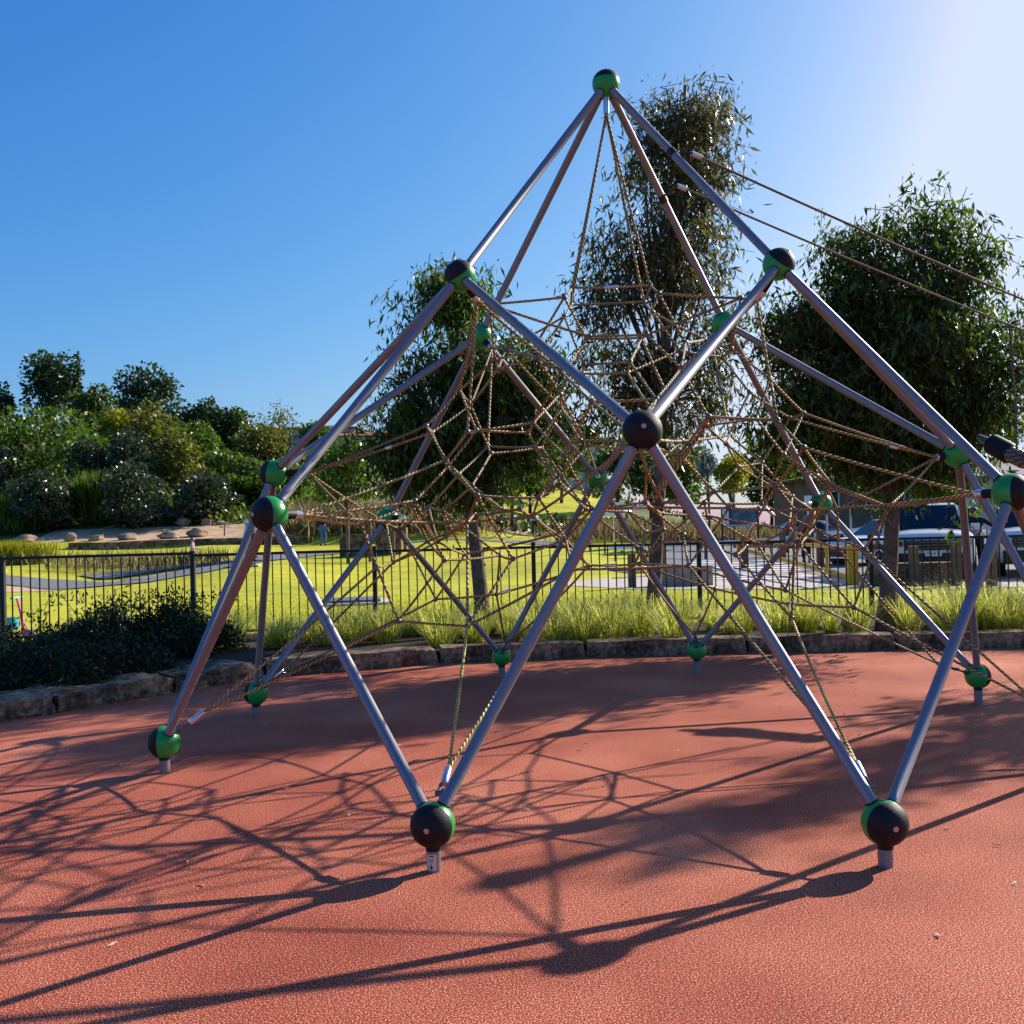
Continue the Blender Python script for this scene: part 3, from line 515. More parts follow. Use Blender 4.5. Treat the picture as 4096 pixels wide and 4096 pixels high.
# ================================================================== trees
def leaves(C, D, L, W, roll=None):
    """kite-shaped leaves: C centres (base), D directions, L lengths, W widths"""
    n = len(C); D = D/np.linalg.norm(D,axis=1,keepdims=True)
    rnd = RNG.normal(size=(n,3)); S = np.cross(D, rnd); S /= np.linalg.norm(S,axis=1,keepdims=True)+1e-9
    Nn = np.cross(D,S); L = L[:,None]; W = W[:,None]
    mid = C + D*L*0.42 + Nn*L*0.05
    V = np.stack([C, mid-S*W/2, C+D*L-Nn*L*0.08, mid+S*W/2], 1).reshape(-1,3)
    F = np.arange(4*n).reshape(-1,4); return V, F
def limb_paths(base, top, targets, r0, wig=0.12, splits=(0.35,0.98)):
    """trunk path + limbs curving to the targets"""
    base = Vector(base); top = Vector(top); tr = []
    for i in range(11):
        t = i/10; p = base.lerp(top, t); p.x += math.sin(t*7+1)*wig*0.5*t; p.y += math.cos(t*5)*wig*0.5*t; tr.append(p)
    rt = [r0*(1.18 if i==0 else 1-0.80*i/10) for i in range(11)]
    limbs = []
    for q in targets:
        q = Vector(q); h = max(splits[0], min(splits[1], ((q.z-base.z)/(top.z-base.z))-0.22-random.random()*0.12))
        i = min(9, int(h*10)); s = tr[i].lerp(tr[i+1], h*10-i); rr = max(0.02, rt[i]*0.5)
        m = s.lerp(q, 0.5)+Vector((random.uniform(-.1,.1),random.uniform(-.1,.1),0.08*(q-s).length))
        limbs.append(([s, s.lerp(m,.5), m, m.lerp(q,.55), q], [rr, rr*.8, rr*.6, rr*.4, 0.008]))
    return tr, rt, limbs
def near_tree(name, label, base, top, ells, mleaf, nclump, per, L, W, r0, barkm, depth=0.9, droop=1.0, group=None, stubs=(), spray=0.55, splits=(0.35,0.98), outb=0.55, nsub=60, bough=0.19):
    """ells in world metres: (x, z, rx, rz); crown depth follows rx"""
    t = thing(name, label, 'tree', base, 0, group); b = Vector(base)
    vol = np.array([e[2]*e[2]*e[3] for e in ells])**0.72; vol /= vol.sum()
    C = []
    SL = []
    for i in range(nsub):                   # boughs: the clumps gather round their ends and leave gaps between
        e = ells[i % len(ells)] if i < 2*len(ells) else ells[RNG.choice(len(ells), p=vol)]
        d = RNG.normal(size=3); d /= np.linalg.norm(d); rr = RNG.rand()**outb*(1+0.10*RNG.normal())
        SL.append((e[0]+d[0]*rr*e[2], base[1]+d[1]*rr*e[2]*depth, e[1]+d[2]*rr*e[3], RNG.uniform(0.6,1.35)))
    for i in range(nclump):
        q = SL[RNG.randint(nsub)]; sp = bough*q[3]
        C.append((q[0]+RNG.normal()*sp, q[1]+RNG.normal()*sp, q[2]+RNG.normal()*sp*0.85))
    C = np.array(C); n = nclump*per
    cc = np.repeat(C, per, 0); tw = RNG.normal(size=(nclump,3)); tw[:,2] = -abs(tw[:,2])*0.6-0.3*droop; tw /= np.linalg.norm(tw,axis=1,keepdims=True)
    s = RNG.rand(n,1); P = cc + np.repeat(tw,per,0)*s*spray + RNG.normal(size=(n,3))*0.055*(1+spray)
    D = RNG.normal(size=(n,3))*0.62; D[:,2] -= 1.0*droop
    lf = 0.45+0.95*RNG.rand(n)**1.2; V,F = leaves(P, D, L*lf, W*lf*(0.7+0.6*RNG.rand(n)))
    V = V-np.array(b)[None]
    sel = [tuple(q[:3]) for q in SL[:46]]
    tr, rt, limbs = limb_paths(b, top, sel, r0, splits=splits)
    mb = MB(); mb.tube([p-b for p in tr], rt, 12)
    for (z, az, ln, rr) in stubs:
        i = min(9,int((z-b.z)/(Vector(top).z-b.z)*10)); u=((z-b.z)/(Vector(top).z-b.z)*10)-i; c = tr[i].lerp(tr[i+1],u)-b; dv = Vector((math.cos(az)*.7, math.sin(az)*.5, .75)); mb.tube([c-dv*0.03, c+dv*ln*.6, c+dv*ln],[rr*1.15,rr,rr*.95],8)
    mb.build('trunk', barkm, t, True)
    mb = MB()
    for p,r_ in limbs: mb.tube([q-b for q in p], r_, 5, False)
    # fine twigs
    for i in range(0, nclump, 2):
        c = Vector(C[i])-b; d = Vector(tw[i]); mb.tube([c-d*0.12, c+d*spray], [0.006,0.003], 3, False)
    mb.build('branches', barkm, t, True)
    npmesh('crown', V, F, mleaf, t); return t
def E_(Y, lst):     # ellipses given in photograph units -> metres at distance Y
    out = []
    for (x,y,rx,ry) in lst:
        p = at(x,y,Y); k = Y/(FPX*1932/4096); out.append((p.x,p.z,rx*k,ry*k))
    return out
Y2 = 14.2
b = at(1229,1180,Y2); tp = at(1285,160,Y2)
near_tree('gum_tree','tall slender gum tree rising highest of all behind the top of the pyramid',(b.x,Y2,0.1),(tp.x,Y2,tp.z),
  E_(Y2,[(1290,190,58,45),(1280,240,78,60),(1300,320,72,70),(1250,330,60,80),(1290,410,88,60),(1140,500,45,75),(1185,470,70,60),(1270,520,105,80),(1165,610,72,80),(1325,590,70,80),(1250,680,105,70),(1340,690,45,60),(1190,750,55,45),(1290,760,60,40)]), L_gum, 1250, 15, 0.14, 0.028, 0.10, M_bark, nsub=95, bough=0.20, spray=0.42, splits=(0.42,0.98))
Y1 = 14.3
b = at(914,1190,Y1); tp = at(850,570,Y1)
near_tree('dense_tree','dense dark leafy tree with pruned trunk behind the left side of the pyramid',(b.x,Y1,0.1),(tp.x,Y1,tp.z),
  E_(Y1,[(855,575,62,62),(850,640,100,70),(810,700,80,90),(910,700,110,85),(960,740,80,80),(790,790,85,80),(880,800,140,100),(970,830,75,75),(740,830,55,70),(800,870,70,45),(900,885,100,45),(1010,720,55,80),(1030,800,40,60),(820,540,35,35)]), L_dark, 1900, 15, 0.14, 0.034, 0.115, M_bark, outb=0.5, nsub=120, bough=0.22, spray=0.34, splits=(0.45,0.98),
  stubs=[(1.55,0.3,0.13,0.045),(0.95,3.4,0.12,0.04),(1.0,0.2,0.12,0.04)])
Y3 = 13.7
b = at(1670,1195,Y3); tp = at(1715,480,Y3)
near_tree('broad_tree','broad dark evergreen tree in the grass bed at the right, tallest on that side',(b.x,Y3,0.1),(tp.x,Y3,tp.z),
  E_(Y3,[(1762,420,24,34),(1770,480,58,50),(1690,545,90,70),(1600,560,60,55),(1800,580,70,70),(1640,640,140,90),(1780,680,125,95),(1560,660,75,95),(1880,650,42,60),(1540,740,60,60),(1650,770,150,80),(1790,780,110,70),(1860,760,50,70),(1600,850,90,40),(1850,480,45,50),(1895,700,40,70),(1500,800,45,70),(1520,600,40,60),(1720,850,110,45),(1610,490,45,40)]), L_dark, 2900, 15, 0.14, 0.034, 0.12, M_bark, outb=0.5, nsub=170, bough=0.24, spray=0.36, splits=(0.34,0.98),
  stubs=[(1.35,0.2,0.1,0.035),(1.0,0.1,0.05,0.03)])
# the tree outside the frame at the right whose shade falls on the near surface
near_tree('shade_tree','leafy tree just outside the right edge whose shade falls across the red surface',(10.3,13.1,0.0),(10.3,13.1,6.9),
  [(10.3,6.8,0.15,0.4),(10.3,6.2,0.25,0.4),(10.1,5.5,0.5,0.4),(10.6,4.8,0.9,0.5),(9.9,4.2,0.9,0.5),(10.9,3.7,1.2,0.6),(11.6,4.4,0.8,0.6)], L_dark, 900, 15, 0.15, 0.045, 0.12, M_bark, outb=0.5, spray=0.3, nsub=60, bough=0.2)

# distant trees: crown of leaf clumps spread over lobes, trunk and limbs
def far_tree(name, label, xd, ytop, ybot, hw, Y, mleaf, mb_=None, n=1700, size=0.34, lobes=9, flat=0.0, sparse=0.0, group=None, shape='round', ybase=None):
    g = onground(xd, Y); k = Y/(FPX*1932/4096)
    if Y > 58 and xd < 650: hw = hw*1.5; ybot = ybot+60; n = int(n*1.8)
    elif Y > 60: hw = hw*1.15; n = int(n*1.25)
    top = at(xd,ytop,Y).z; bot = max(g.z-0.3, at(xd,ybot,Y).z); r = hw*k
    if ybase is not None: g.z = min(g.z, at(xd,ybase,Y).z) if g.z > at(xd,ybase,Y).z else g.z
    t = thing(name, label, 'tree', g, 0, group); cz = (top+bot)/2-g.z; rz = max(0.8,(top-bot)/2)
    rs = np.random.RandomState(int(xd*7+Y*13)%99991)
    LB = []
    for i in range(lobes):
        if shape == 'cone': u = i/max(1,lobes-1); LB.append((0,0,cz-rz+2*rz*u, r*(1-0.85*u), rz*0.25)); continue
        a = rs.rand()*6.28; q = rs.rand()**0.5*0.62; hgt = rs.uniform(-0.62,0.62)
        w_ = math.sqrt(max(0.12,1-hgt*hgt)); s_ = rs.uniform(0.30,0.46)
        LB.append((math.cos(a)*q*r*w_, math.sin(a)*q*r*w_, cz+hgt*rz, r*s_*(1.25 if flat else 1), rz*s_*(0.42 if flat else 0.85)))
    if shape == 'round' and not flat: LB.append((0,0,cz,r*0.66,rz*0.7)); LB.append((0,0,cz+rz*0.5,r*0.42,rz*0.5))
    v = np.array([l[3]**2*l[4] for l in LB])**0.67; v /= v.sum(); idx = rs.choice(len(LB), n, p=v); LBa = np.array(LB)[idx]
    d = rs.normal(size=(n,3)); d /= np.linalg.norm(d,axis=1,keepdims=True); q = rs.rand(n,1)**(0.33 if not sparse else 0.6)
    lump = 1+0.18*np.sin(d[:,:1]*5+idx[:,None])*np.cos(d[:,2:]*6)
    C = LBa[:,:3]+d*q*lump*np.stack([LBa[:,3],LBa[:,3],LBa[:,4]],1)
    D = d*0.8+rs.normal(size=(n,3))*0.6; D[:,2] -= 0.3
    sz = size*(0.6+0.8*rs.rand(n))*(0.85 if sparse else 1)
    V,F = leaves(C-D/np.linalg.norm(D,axis=1,keepdims=True)*sz[:,None]*0.4, D, sz, sz*0.62)
    npmesh('crown', V, F, mleaf, t)
    mb = MB(); hb = max(0.6, cz)
    mb.tube([(0,0,-0.3),(r*0.03,0,hb*0.5),(0,r*0.02,hb+rz*0.3)], [max(0.07,r*0.055),max(0.05,r*0.04),0.03], 7)
    for l in LB[:7]: mb.tube([(0,0,max(0.3,hb*0.45)),(l[0]*.5,l[1]*.5,max(0.5,l[2]*0.75)),(l[0],l[1],l[2])],[r*0.03,r*0.02,0.02],5,False)
    mb.build('trunk', mb_ or M_barkd, t, True); return t
FT = far_tree; gf='trees on the hillside park'
FT('round_tree','small round dark tree behind the boulders at the far left, slim bare trunk showing',88,885,1018,56,62,L_gloss,M_bark,2600,0.24,group=gf,ybase=1038)
FT('round_tree','dark glossy tree with pale trunk among the boulders, right of the tall green reeds',252,866,1000,62,62,L_gloss,M_bark,3000,0.24,group=gf,ybase=1036)
FT('round_tree','broad dark glossy tree low on the slope left of the pyramid behind boulders',385,888,1000,66,64,L_gloss,M_barkd,2600,0.26,group=gf)
FT('layered_tree','wide layered green tree with dark forked trunk on the far-left slope',70,752,900,125,78,L_mgrn,M_barkd,2600,0.36,14,flat=1,group=gf)
FT('slope_tree','blue-dark glossy tree on the slope, above and between the two round dark trees',168,820,950,44,74,L_gloss,None,1700,0.28,group=gf)
FT('slope_tree','tall glossy tree in mid slope directly above the dark tree with the pale trunk',252,800,905,55,76,L_gloss,None,2000,0.28,group=gf)
FT('slope_tree','olive tree with bare forked stems right of the tall glossy one in mid slope',335,800,910,56,78,L_olive,M_bark,1800,0.30,group=gf)
FT('layered_tree','bright green layered tree on the slope just left of the pyramid leg',445,835,965,62,70,L_mgrn,None,2200,0.32,12,flat=1,group=gf)
FT('slope_tree','yellow-green tree, yellowest crown on the hillside',226,765,835,42,88,L_yell,None,1500,0.34,group=gf)
FT('slope_tree','olive-green crown next to the yellowest tree below the biggest dark tree',288,752,830,52,90,L_olive,None,1700,0.34,group=gf)
FT('slope_tree','mid-green crown on the shoulder of the hill right of the biggest dark tree',375,790,880,58,88,L_mgrn,None,1700,0.36,group=gf)
FT('hilltop_tree','dark dome-shaped tree highest on the left skyline',97,661,750,52,105,L_dgrn,None,2000,0.42,group=gf)
FT('narrow_conifer','narrow pointed conifer beside the dark dome on the left skyline',152,676,750,12,104,L_dgrn,None,700,0.35,8,shape='cone',group=gf)
FT('hilltop_tree','low dark tree filling the dip between the two highest hilltop crowns',195,716,800,50,102,L_dark,None,1700,0.42,group=gf)
FT('hilltop_tree','biggest dark tree on the skyline, second hump of the hill',292,680,800,62,100,L_dgrn,None,2600,0.42,group=gf)
FT('hilltop_tree','dark green tree stepping down the skyline right of the biggest hump',395,744,815,42,100,L_dgrn,None,1500,0.42,group=gf)
FT('hilltop_tree','small dark crown at the end of the dense skyline before the sparse gum',448,768,830,30,100,L_dark,None,1200,0.40,group=gf)
FT('sparse_tree','thin see-through gum tree alone on the skyline left of the pyramid',532,752,822,38,98,L_olive,M_bark,520,0.30,12,sparse=1,group=gf)
FT('slope_tree','olive-dark bushy tree below the sparse skyline gum',505,798,880,62,92,L_olive,None,1900,0.36,group=gf)
FT('hilltop_tree','small dark crown at the left edge of the photograph on the skyline',6,714,800,32,104,L_dgrn,None,1300,0.42,group=gf)
FT('slope_tree','dark leafy tree cut by the left edge below the layered tree',2,842,990,52,72,L_gloss,None,2000,0.30,group=gf)
FT('slope_tree','green bushy crown behind the crossing tubes right of the sparse gum',606,790,880,36,95,L_mgrn,None,1300,0.36,group=gf)
FT('slope_tree','shaded dark tree filling the foot of the slope between the two trees with trunks',170,905,1000,46,72,L_dark,None,1600,0.30,group=gf)
FT('slope_tree','dark tree in the shade behind the pyramid left ball pair',492,900,985,46,70,L_dark,None,1500,0.30,group=gf)
FT('slope_tree','mid green tree on the slope behind the left pair of green balls',545,860,950,50,74,L_mgrn,None,1500,0.30,group=gf)
FT('park_tree','bright leafy bushy tree between the two left tubes with forked pale trunk',655,822,972,72,44,L_mgrn,M_bark,3200,0.19,12,group='trees in the middle of the park')
FT('park_tree','shady tree with short thick trunk on the bright lawn slope under the dense tree',966,800,890,66,66,L_dark,M_barkd,2400,0.26,12,group='trees in the middle of the park')
FT('park_tree','umbrella-topped tree on the skyline behind the centre of the rope net',1108,796,850,50,104,L_dgrn,M_bark,1500,0.38,10,flat=1,group='trees in the middle of the park')
for i,(x,yt,yb,hw,Y,m,lb) in enumerate([
 (1060,838,905,46,96,L_dark,'dark crown left of the umbrella-topped tree behind the net'),
 (1165,822,935,55,88,L_dark,'dark tree behind the crossing tubes left of the central black ball'),
 (1228,838,930,48,84,L_dgrn,'deep green tree hidden partly by the central black ball'),
 (1290,835,945,58,80,L_dark,'dark tree directly right of and below the central black ball'),
 (1455,800,950,50,70,L_dark,'dark tall tree filling the gap left of the broad evergreen'),
 (1520,850,940,60,74,L_dgrn,'deep green tree behind the brown house roof'),
 (1600,870,930,48,72,L_dark,'dark tree above the brown house under the broad evergreen'),
 (1700,880,940,60,70,L_dgrn,'green tree behind the car park right of the brown house'),
 (1870,880,930,44,78,L_dgrn,'low green tree beside the tiled roof at the right edge'),
 (1000,862,920,45,84,L_mgrn,'mid green tree at the head of the bright lawn slope')]):
    FT('park_tree',lb,x,yt,yb+25,hw*1.3,Y,m,None,2500,0.32,12,group='trees in the middle of the park')
FT('yellow_bush_tree','sunlit yellow-green tree behind the rope net left of the broad evergreen',1385,846,945,50,46,L_yell,M_bark,2600,0.17,12,group='trees in the middle of the park')
FT('silver_shrub','silver-grey leafy shrub between the dark tree and the sunlit yellow-green tree',1338,852,905,24,48,L_silver,None,900,0.16,group='trees in the middle of the park')
FT('green_shrub','bright green large shrub under the broad evergreen behind the white car',1765,872,965,62,31,L_mgrn,M_bark,3000,0.15,12,group='trees in the middle of the park')

# scrub, reeds and ground cover nobody could count
def scrub(name, m, pts, n, size, spread, hgt, seed=1, up=False, W=0.6):
    rs = np.random.RandomState(seed); V0=[];D0=[];S0=[]
    for i in range(n):
        x,Y = pts[rs.randint(len(pts))]; p = onground(x, Y); q = Vector((p.x+rs.normal()*spread, p.y+rs.normal()*spread*0.8, 0)); q.z = hz(q.x,q.y)+abs(rs.normal())*hgt*0.4*(0 if up else 1)
        V0.append(q); d = rs.normal(size=3)*(0.33 if up else 0.8); d[2] = 1.0 if up else d[2]+0.4; D0.append(d); S0.append((hgt if up else size)*rs.uniform(.5,1.2))
    S0 = np.array(S0); V,F = leaves(np.array(V0), np.array(D0), S0, S0*W); return tag(npmesh(name,V,F,m), kind='stuff')
hp = [(x,Y) for x in range(-60,620,26) for Y in (66,72,78,84,90,96)]
scrub('hillside_scrub', L_mgrn, hp, 9000, 0.5, 1.6, 0.9, 3)
scrub('hillside_scrub', L_olive, hp, 6000, 0.45, 1.8, 0.9, 4)
hp2 = [(x,Y) for x in range(880,1500,26) for Y in (66,70,74,112)]
scrub('slope_ground_cover', L_dgrn, hp2, 5000, 0.45, 1.5, 0.7, 5)
scrub('reed_bed', L_reed, [(x,Y) for x in range(1110,1480,16) for Y in (50,53,56)], 6000, 1, 1.0, 1.0, 6, up=True, W=0.06)
scrub('reed_bed', L_reed, [(x,Y) for x in list(range(570,620,8))+list(range(636,900,14)) for Y in (57,60,63)], 5000, 1, 1.0, 1.5, 8, up=True, W=0.06)
scrub('reed_bed', L_mgrn, [(x,Y) for x in range(170,214,6) for Y in (64,)], 2600, 1, 0.35, 3.0, 9, up=True, W=0.05)
scrub('reed_bed', L_mgrn, [(x,Y) for x in range(-10,50,8) for Y in (62,)], 2200, 1, 0.5, 2.2, 10, up=True, W=0.05)
scrub('rush_clump', L_yell, [(x,Y) for x in range(-10,70,9) for Y in (44,)], 3000, 1, 0.45, 1.0, 11, up=True, W=0.05)
scrub('dry_grass', L_reed, [(x,Y) for x in range(110,420,16) for Y in (40,42)], 1300, 1, 0.6, 0.75, 12, up=True, W=0.05)

# tussocks in the bed, one mass of blades
def blades(name, m, tufts, per, hgt, wid, lean, seed):
    rs = np.random.RandomState(seed); V=[]; F=[]; k=0
    for (x,y,z,s) in tufts:
        for i in range(per):
            a = rs.rand()*6.283; r0 = rs.rand()**0.5*0.13*s; bx = x+math.cos(a)*r0; by = y+math.sin(a)*r0; a2 = a+rs.normal()*0.5
            h = hgt*s*rs.uniform(0.5,1.1); ln = lean*rs.uniform(0.15,1.15)*h; dx,dy = math.cos(a2),math.sin(a2); w2 = wid/2*rs.uniform(.7,1.2); sx,sy = -dy*w2, dx*w2
            P = [(0,0,1.0),(0.28*ln,0.45*h,0.95),(0.66*ln,0.80*h,0.7),(1.12*ln,(0.92-0.25*rs.rand()*lean)*h,0.05)]
            for (u,zz,ww) in P: V += [(bx+dx*u-sx*ww, by+dy*u-sy*ww, z+zz),(bx+dx*u+sx*ww, by+dy*u+sy*ww, z+zz)]
            for j in range(3): F.append((k+2*j,k+2*j+1,k+2*j+3,k+2*j+2))
            k += 8
    return tag(npmesh(name, np.array(V), np.array(F), m), kind='stuff')
rs = np.random.RandomState(5); tf = []
for xd in range(430,2050,38):
    for r_ in (0,1):
        Y = (13.25 if r_==0 else 14.1)+rs.normal()*0.18+0.0*xd; p = at(xd+rs.normal()*9, 990, Y)
        if abs(xd-1670) < 30 and r_ == 0: continue
        if rs.rand() < 0.16: continue
        tf.append((p.x,p.y,0.12, rs.uniform(0.62,1.25)+(0.25 if 1040<xd<1290 or xd>1700 else 0)))
blades('ornamental_grass', L_tuss, tf, 300, 0.50, 0.0065, 1.15, 5)
# short dense blades on the strip of lawn seen through the fence
V0=[];rs=np.random.RandomState(8); n=26000
xx = rs.uniform(-8,9,n); yy = 15.6+rs.rand(n)**1.6*9
V,F = leaves(np.stack([xx,yy,np.array([hz(a,b) for a,b in zip(xx,yy)])],1), np.stack([rs.normal(size=n)*.4,rs.normal(size=n)*.4,np.ones(n)],1), rs.uniform(.03,.075,n), np.full(n,0.012))
L_lawn = leafmat('lawn_blade', (0.12,0.17,0.01), (0.38,0.42,0.04), 0.5, 0.2)
tag(npmesh('lawn_blades', V, F, L_lawn), kind='stuff')

# dark leafy shrubs at the left corner
def shrub(label, xd, Y, rx, hz_, n, seed, sprigs=7):
    p = at(xd,990,Y); t = thing('leafy_shrub', label, 'shrub', (p.x,p.y,0.1), 0, 'dark shrubs behind the left kerb'); rs = np.random.RandomState(seed)
    nc = n//14; C = []
    for i in range(nc):
        a = rs.rand()*6.28; q = rs.rand()**0.5; h = hz_*(1-0.62*q*q)*rs.rand()**0.45*(0.85+0.3*math.sin(a*3+seed)); C.append((math.cos(a)*q*rx, math.sin(a)*q*rx*0.6, h))
    for s in range(sprigs):
        bx = rs.uniform(-.7,.7)*rx; dx = rs.normal()*0.12
        for j in range(5): C.append((bx+dx*j, rs.normal()*0.08, hz_*0.75+j*0.07))
    C = np.array(C); nn = len(C)*14; cc = np.repeat(C,14,0)+rs.normal(size=(nn,3))*0.055
    D = rs.normal(size=(nn,3)); D[:,2] += 0.7; V,F = leaves(cc, D, rs.uniform(.05,.09,nn), rs.uniform(.018,.028,nn)); npmesh('foliage', V, F, L_shrub, t)
    mb = MB()
    for c in C[::3]: mb.tube([(c[0]*.25,c[1]*.25,0),(c[0]*.7,c[1]*.7,c[2]*.6),(c[0],c[1],c[2]+.04)],[0.009,0.006,0.003],4,False)
    mb.build('stems', M_barkd, t)
shrub('largest dark glossy shrub with tall sprigs, against the first full fence panel',235,12.6,1.15,0.62,8500,1,12)
shrub('low dark shrub at the bottom left corner where the kerb starts',40,10.3,0.95,0.32,6000,2,3)
shrub('dark shrub against the fence post left of the long brown tube',345,13.0,0.75,0.5,5000,3,5)
shrub('dark shrub at the left edge below the pink scooter',75,12.0,0.95,0.42,6000,4,4)
shrub('small shaded shrub touching the broad kerb stones',190,10.9,0.75,0.33,4500,5,2)
# fallen leaves and twigs on the rubber
M_dead = mat('dead_leaf', (0.10,0.06,0.03), 0.8, noise=0.4, nscale=5)
M_pale = mat('bleached_leaf', (0.55,0.42,0.28), 0.8)
rs = np.random.RandomState(3); n=170; xs_=rs.uniform(-4.5,5.5,n); ys_=rs.uniform(4,12,n)
D = np.stack([rs.normal(size=n),rs.normal(size=n),rs.normal(size=n)*.08],1)
V,F = leaves(np.stack([xs_,ys_,np.full(n,0.008)],1), D, rs.uniform(.015,.06,n), rs.uniform(.006,.012,n)); V[:,2]=np.maximum(V[:,2],0.003)
tag(npmesh('leaf_litter', V, F, M_pale), kind='stuff')

# ================================================================== boulders, wall, blocks on the far side
def boulder(label, xd, yd, Y, wpx, hpx, seed, sq=False, m=None):
    k = Y/(FPX*1932/4096); g = onground(xd, Y); rs = random.Random(seed); bm = bmesh.new()
    bmesh.ops.create_icosphere(bm, subdivisions=3, radius=1) if not sq else (bmesh.ops.create_cube(bm, size=1.7), bmesh.ops.subdivide_edges(bm, edges=bm.edges[:], cuts=4, use_grid_fill=True))
    ph=[rs.uniform(0,6) for _ in range(4)]
    for v in bm.verts:
        p = v.co; e = 1+0.16*math.sin(p.x*3+ph[0])*math.cos(p.y*3+ph[1])+0.10*math.sin(p.z*5+ph[2]+p.x*2)+rs.uniform(-.03,.03)
        v.co = Vector((p.x*e*wpx*k/2, p.y*e*wpx*k/2.3, p.z*e*hpx*k/2))
    me = bpy.data.meshes.new('boulder'); bm.to_mesh(me); bm.free(); o = link('boulder', me, m or M_rock, None, True); o.location = (g.x,g.y,g.z+hpx*k*0.36); o.rotation_euler=(0,0,rs.uniform(-.3,.3))
    try: me.set_sharp_from_angle(angle=R(32))
    except Exception: pass
    tag(o, label, 'boulder', 'boulders along the dirt bed')
for i,a in enumerate([('dark low boulder nearest the left edge of the dirt bed',48,1024,57,42,18),('upright pale boulder under the tall green reeds',133,1021,57,22,20),('squared dark boulder between the reeds and the pale-trunked tree',181,1022,57,26,15,1),
  ('rounded boulder at the foot of the pale-trunked dark tree',240,1022,57,34,17),('long flat-topped boulder on the dirt bed right of the pale-trunked tree',318,1020,57,46,17),('leaning pale boulder behind the long one',344,1004,63,32,18),('large rough boulder above the helmeted child',372,1018,58,40,20),('small squared boulder up the bed left of the timber stake',391,1006,63,20,14,1),('small low boulder beside the timber stake',417,1008,63,20,10)]):
    boulder(a[0],a[1],a[2],a[3],a[4],a[5],i,len(a)>6)
for i,(x,w_,lb) in enumerate([(1172,20,'reddish boulder behind the sign post'),(1425,26,'rust-brown boulder below the information board'),(1452,22,'brown boulder right of the information board'),(1490,26,'brown boulder by the red-clad rider')]):
    boulder(lb,x,1000,52,w_,13,40+i)
# low stone retaining wall on the left
wl = thing('retaining_wall','low dark stone wall along the front of the dirt bed at the far left','wall',onground(330,55.0))
mb = MB(); pr=None
for i in range(20):
    p = onground(130+i*23,55.0)-wl.location; q = onground(130+(i+1)*23,55.0)-wl.location; mb.box(((p.x+q.x)/2,(p.y+q.y)/2,p.z+0.12),((q-p).length-0.03,0.35,0.52+0.03*(i%2)),math.atan2(q.y-p.y,q.x-p.x))
mb.build('blocks', M_stone, wl, bevel=0.02)
def block(label, xd, Y, w_, d_, h, m=M_stone, name='stone_block', cat='stone block', rz=0.0):
    g = onground(xd,Y); mb = MB(); mb.box((0,0,h/2-0.05),(w_,d_,h+0.1)); o = mb.build(name, m, None, bevel=0.025); o.location=g; o.rotation_euler=(0,0,rz); tag(o,label,cat)
block('square stone block seat left of the dense tree trunk, nearer the jeans-clad man',668,44,1.15,0.7,0.9,M_stone)
block('square stone block seat behind the small green ball, right one of the pair',734,44,1.1,0.7,0.95,M_stone)
block('small upright stone block touching the right seat block',757,46,0.5,0.5,0.95,M_stone)
block('long low concrete wall block beside the footpath behind the net',1290,25.9,1.3,0.45,0.5,mat('block_concrete',(0.30,0.24,0.20),0.85,noise=0.2,nscale=5),'concrete_block','concrete block',0.05)
block('low stone block in front of the big white car between picket posts',1720,24.2,1.9,0.45,0.52,M_stone,rz=0.0)
# timber bollards
for i,(x,yt,Y,lb) in enumerate([(1190,1044,25.6,'timber bollard left of the concrete block by the footpath'),(1248,1018,31,'timber bollard directly behind the concrete block'),(1200,1008,44,'farthest timber bollard, left of the gum trunk'),(1402,1008,33.5,'timber bollard left of the yellow gate below the information board'),(1476,1006,37,'timber bollard behind the yellow gate'),(1546,999,31.5,'tall timber bollard at the nose of the blue-white car'),(1516,999,41,'thin timber bollard between the two behind the yellow gate'),
    (1802,1021,23.6,'timber bollard in front of the big white car, right of its plate'),(1868,1030,23.2,'timber bollard between the two front cars at the right'),(1722,1030,23.8,'timber bollard right of the broad tree trunk before the white car')]):
    g = onground(x,Y); h = at(x,yt,Y).z-g.z; mb = MB(); mb.box((0,0,h/2-0.05),(0.19,0.19,h+0.1)); o = mb.build('bollard', M_timber, None, bevel=0.015); o.location=g; tag(o,lb,'bollard','timber bollards')
# stakes of young trees
for i,(x,yt,Y,lb) in enumerate([(423,985,58,'timber stake beside the small low boulder'),(655,968,40,'tall pale timber post right of the jeans-clad man'),(697,975,41,'timber post between the stone seat and the small green ball'),(741,978,41,'timber post behind the stone seats'),(1140,985,42,'thin stake left of the white sign pole'),(1112,985,43,'thin stake farthest left of the white sign'),(1172,980,42,'thin stake right of the white sign pole'),(1216,985,42,'thin stake beside the gum trunk')]):
    g = onground(x,Y); h = at(x,yt,Y).z-g.z; mb = MB(); mb.tube([(0,0,-0.1),(0.02,0,h)],0.07 if Y<42 and x<800 else 0.04,8); o = mb.build('timber_post', M_timber, None); o.location=g; tag(o,lb,'post','timber posts and stakes')
# white rail on short posts beyond the lawn
rl = thing('guard_rail','long white pipe rail crossing behind the yellow gate at the car park edge','rail',onground(1400,38.0))
mb = MB(); pts=[at(1150,1036,40)-rl.location, at(1270,1030,39.2)-rl.location, at(1450,1019,38)-rl.location, at(1625,999,36.5)-rl.location]; mb.tube(pts,0.075,10); mb.build('pipe',M_white,rl,True)
for x in (1160,1240,1330,1440,1560,1615):
    g = onground(x,38.2)-rl.location; mb = MB(); mb.tube([(g.x,g.y,g.z-0.1),(g.x,g.y,0.75)],0.05,8); mb.build('post',M_timber,rl)
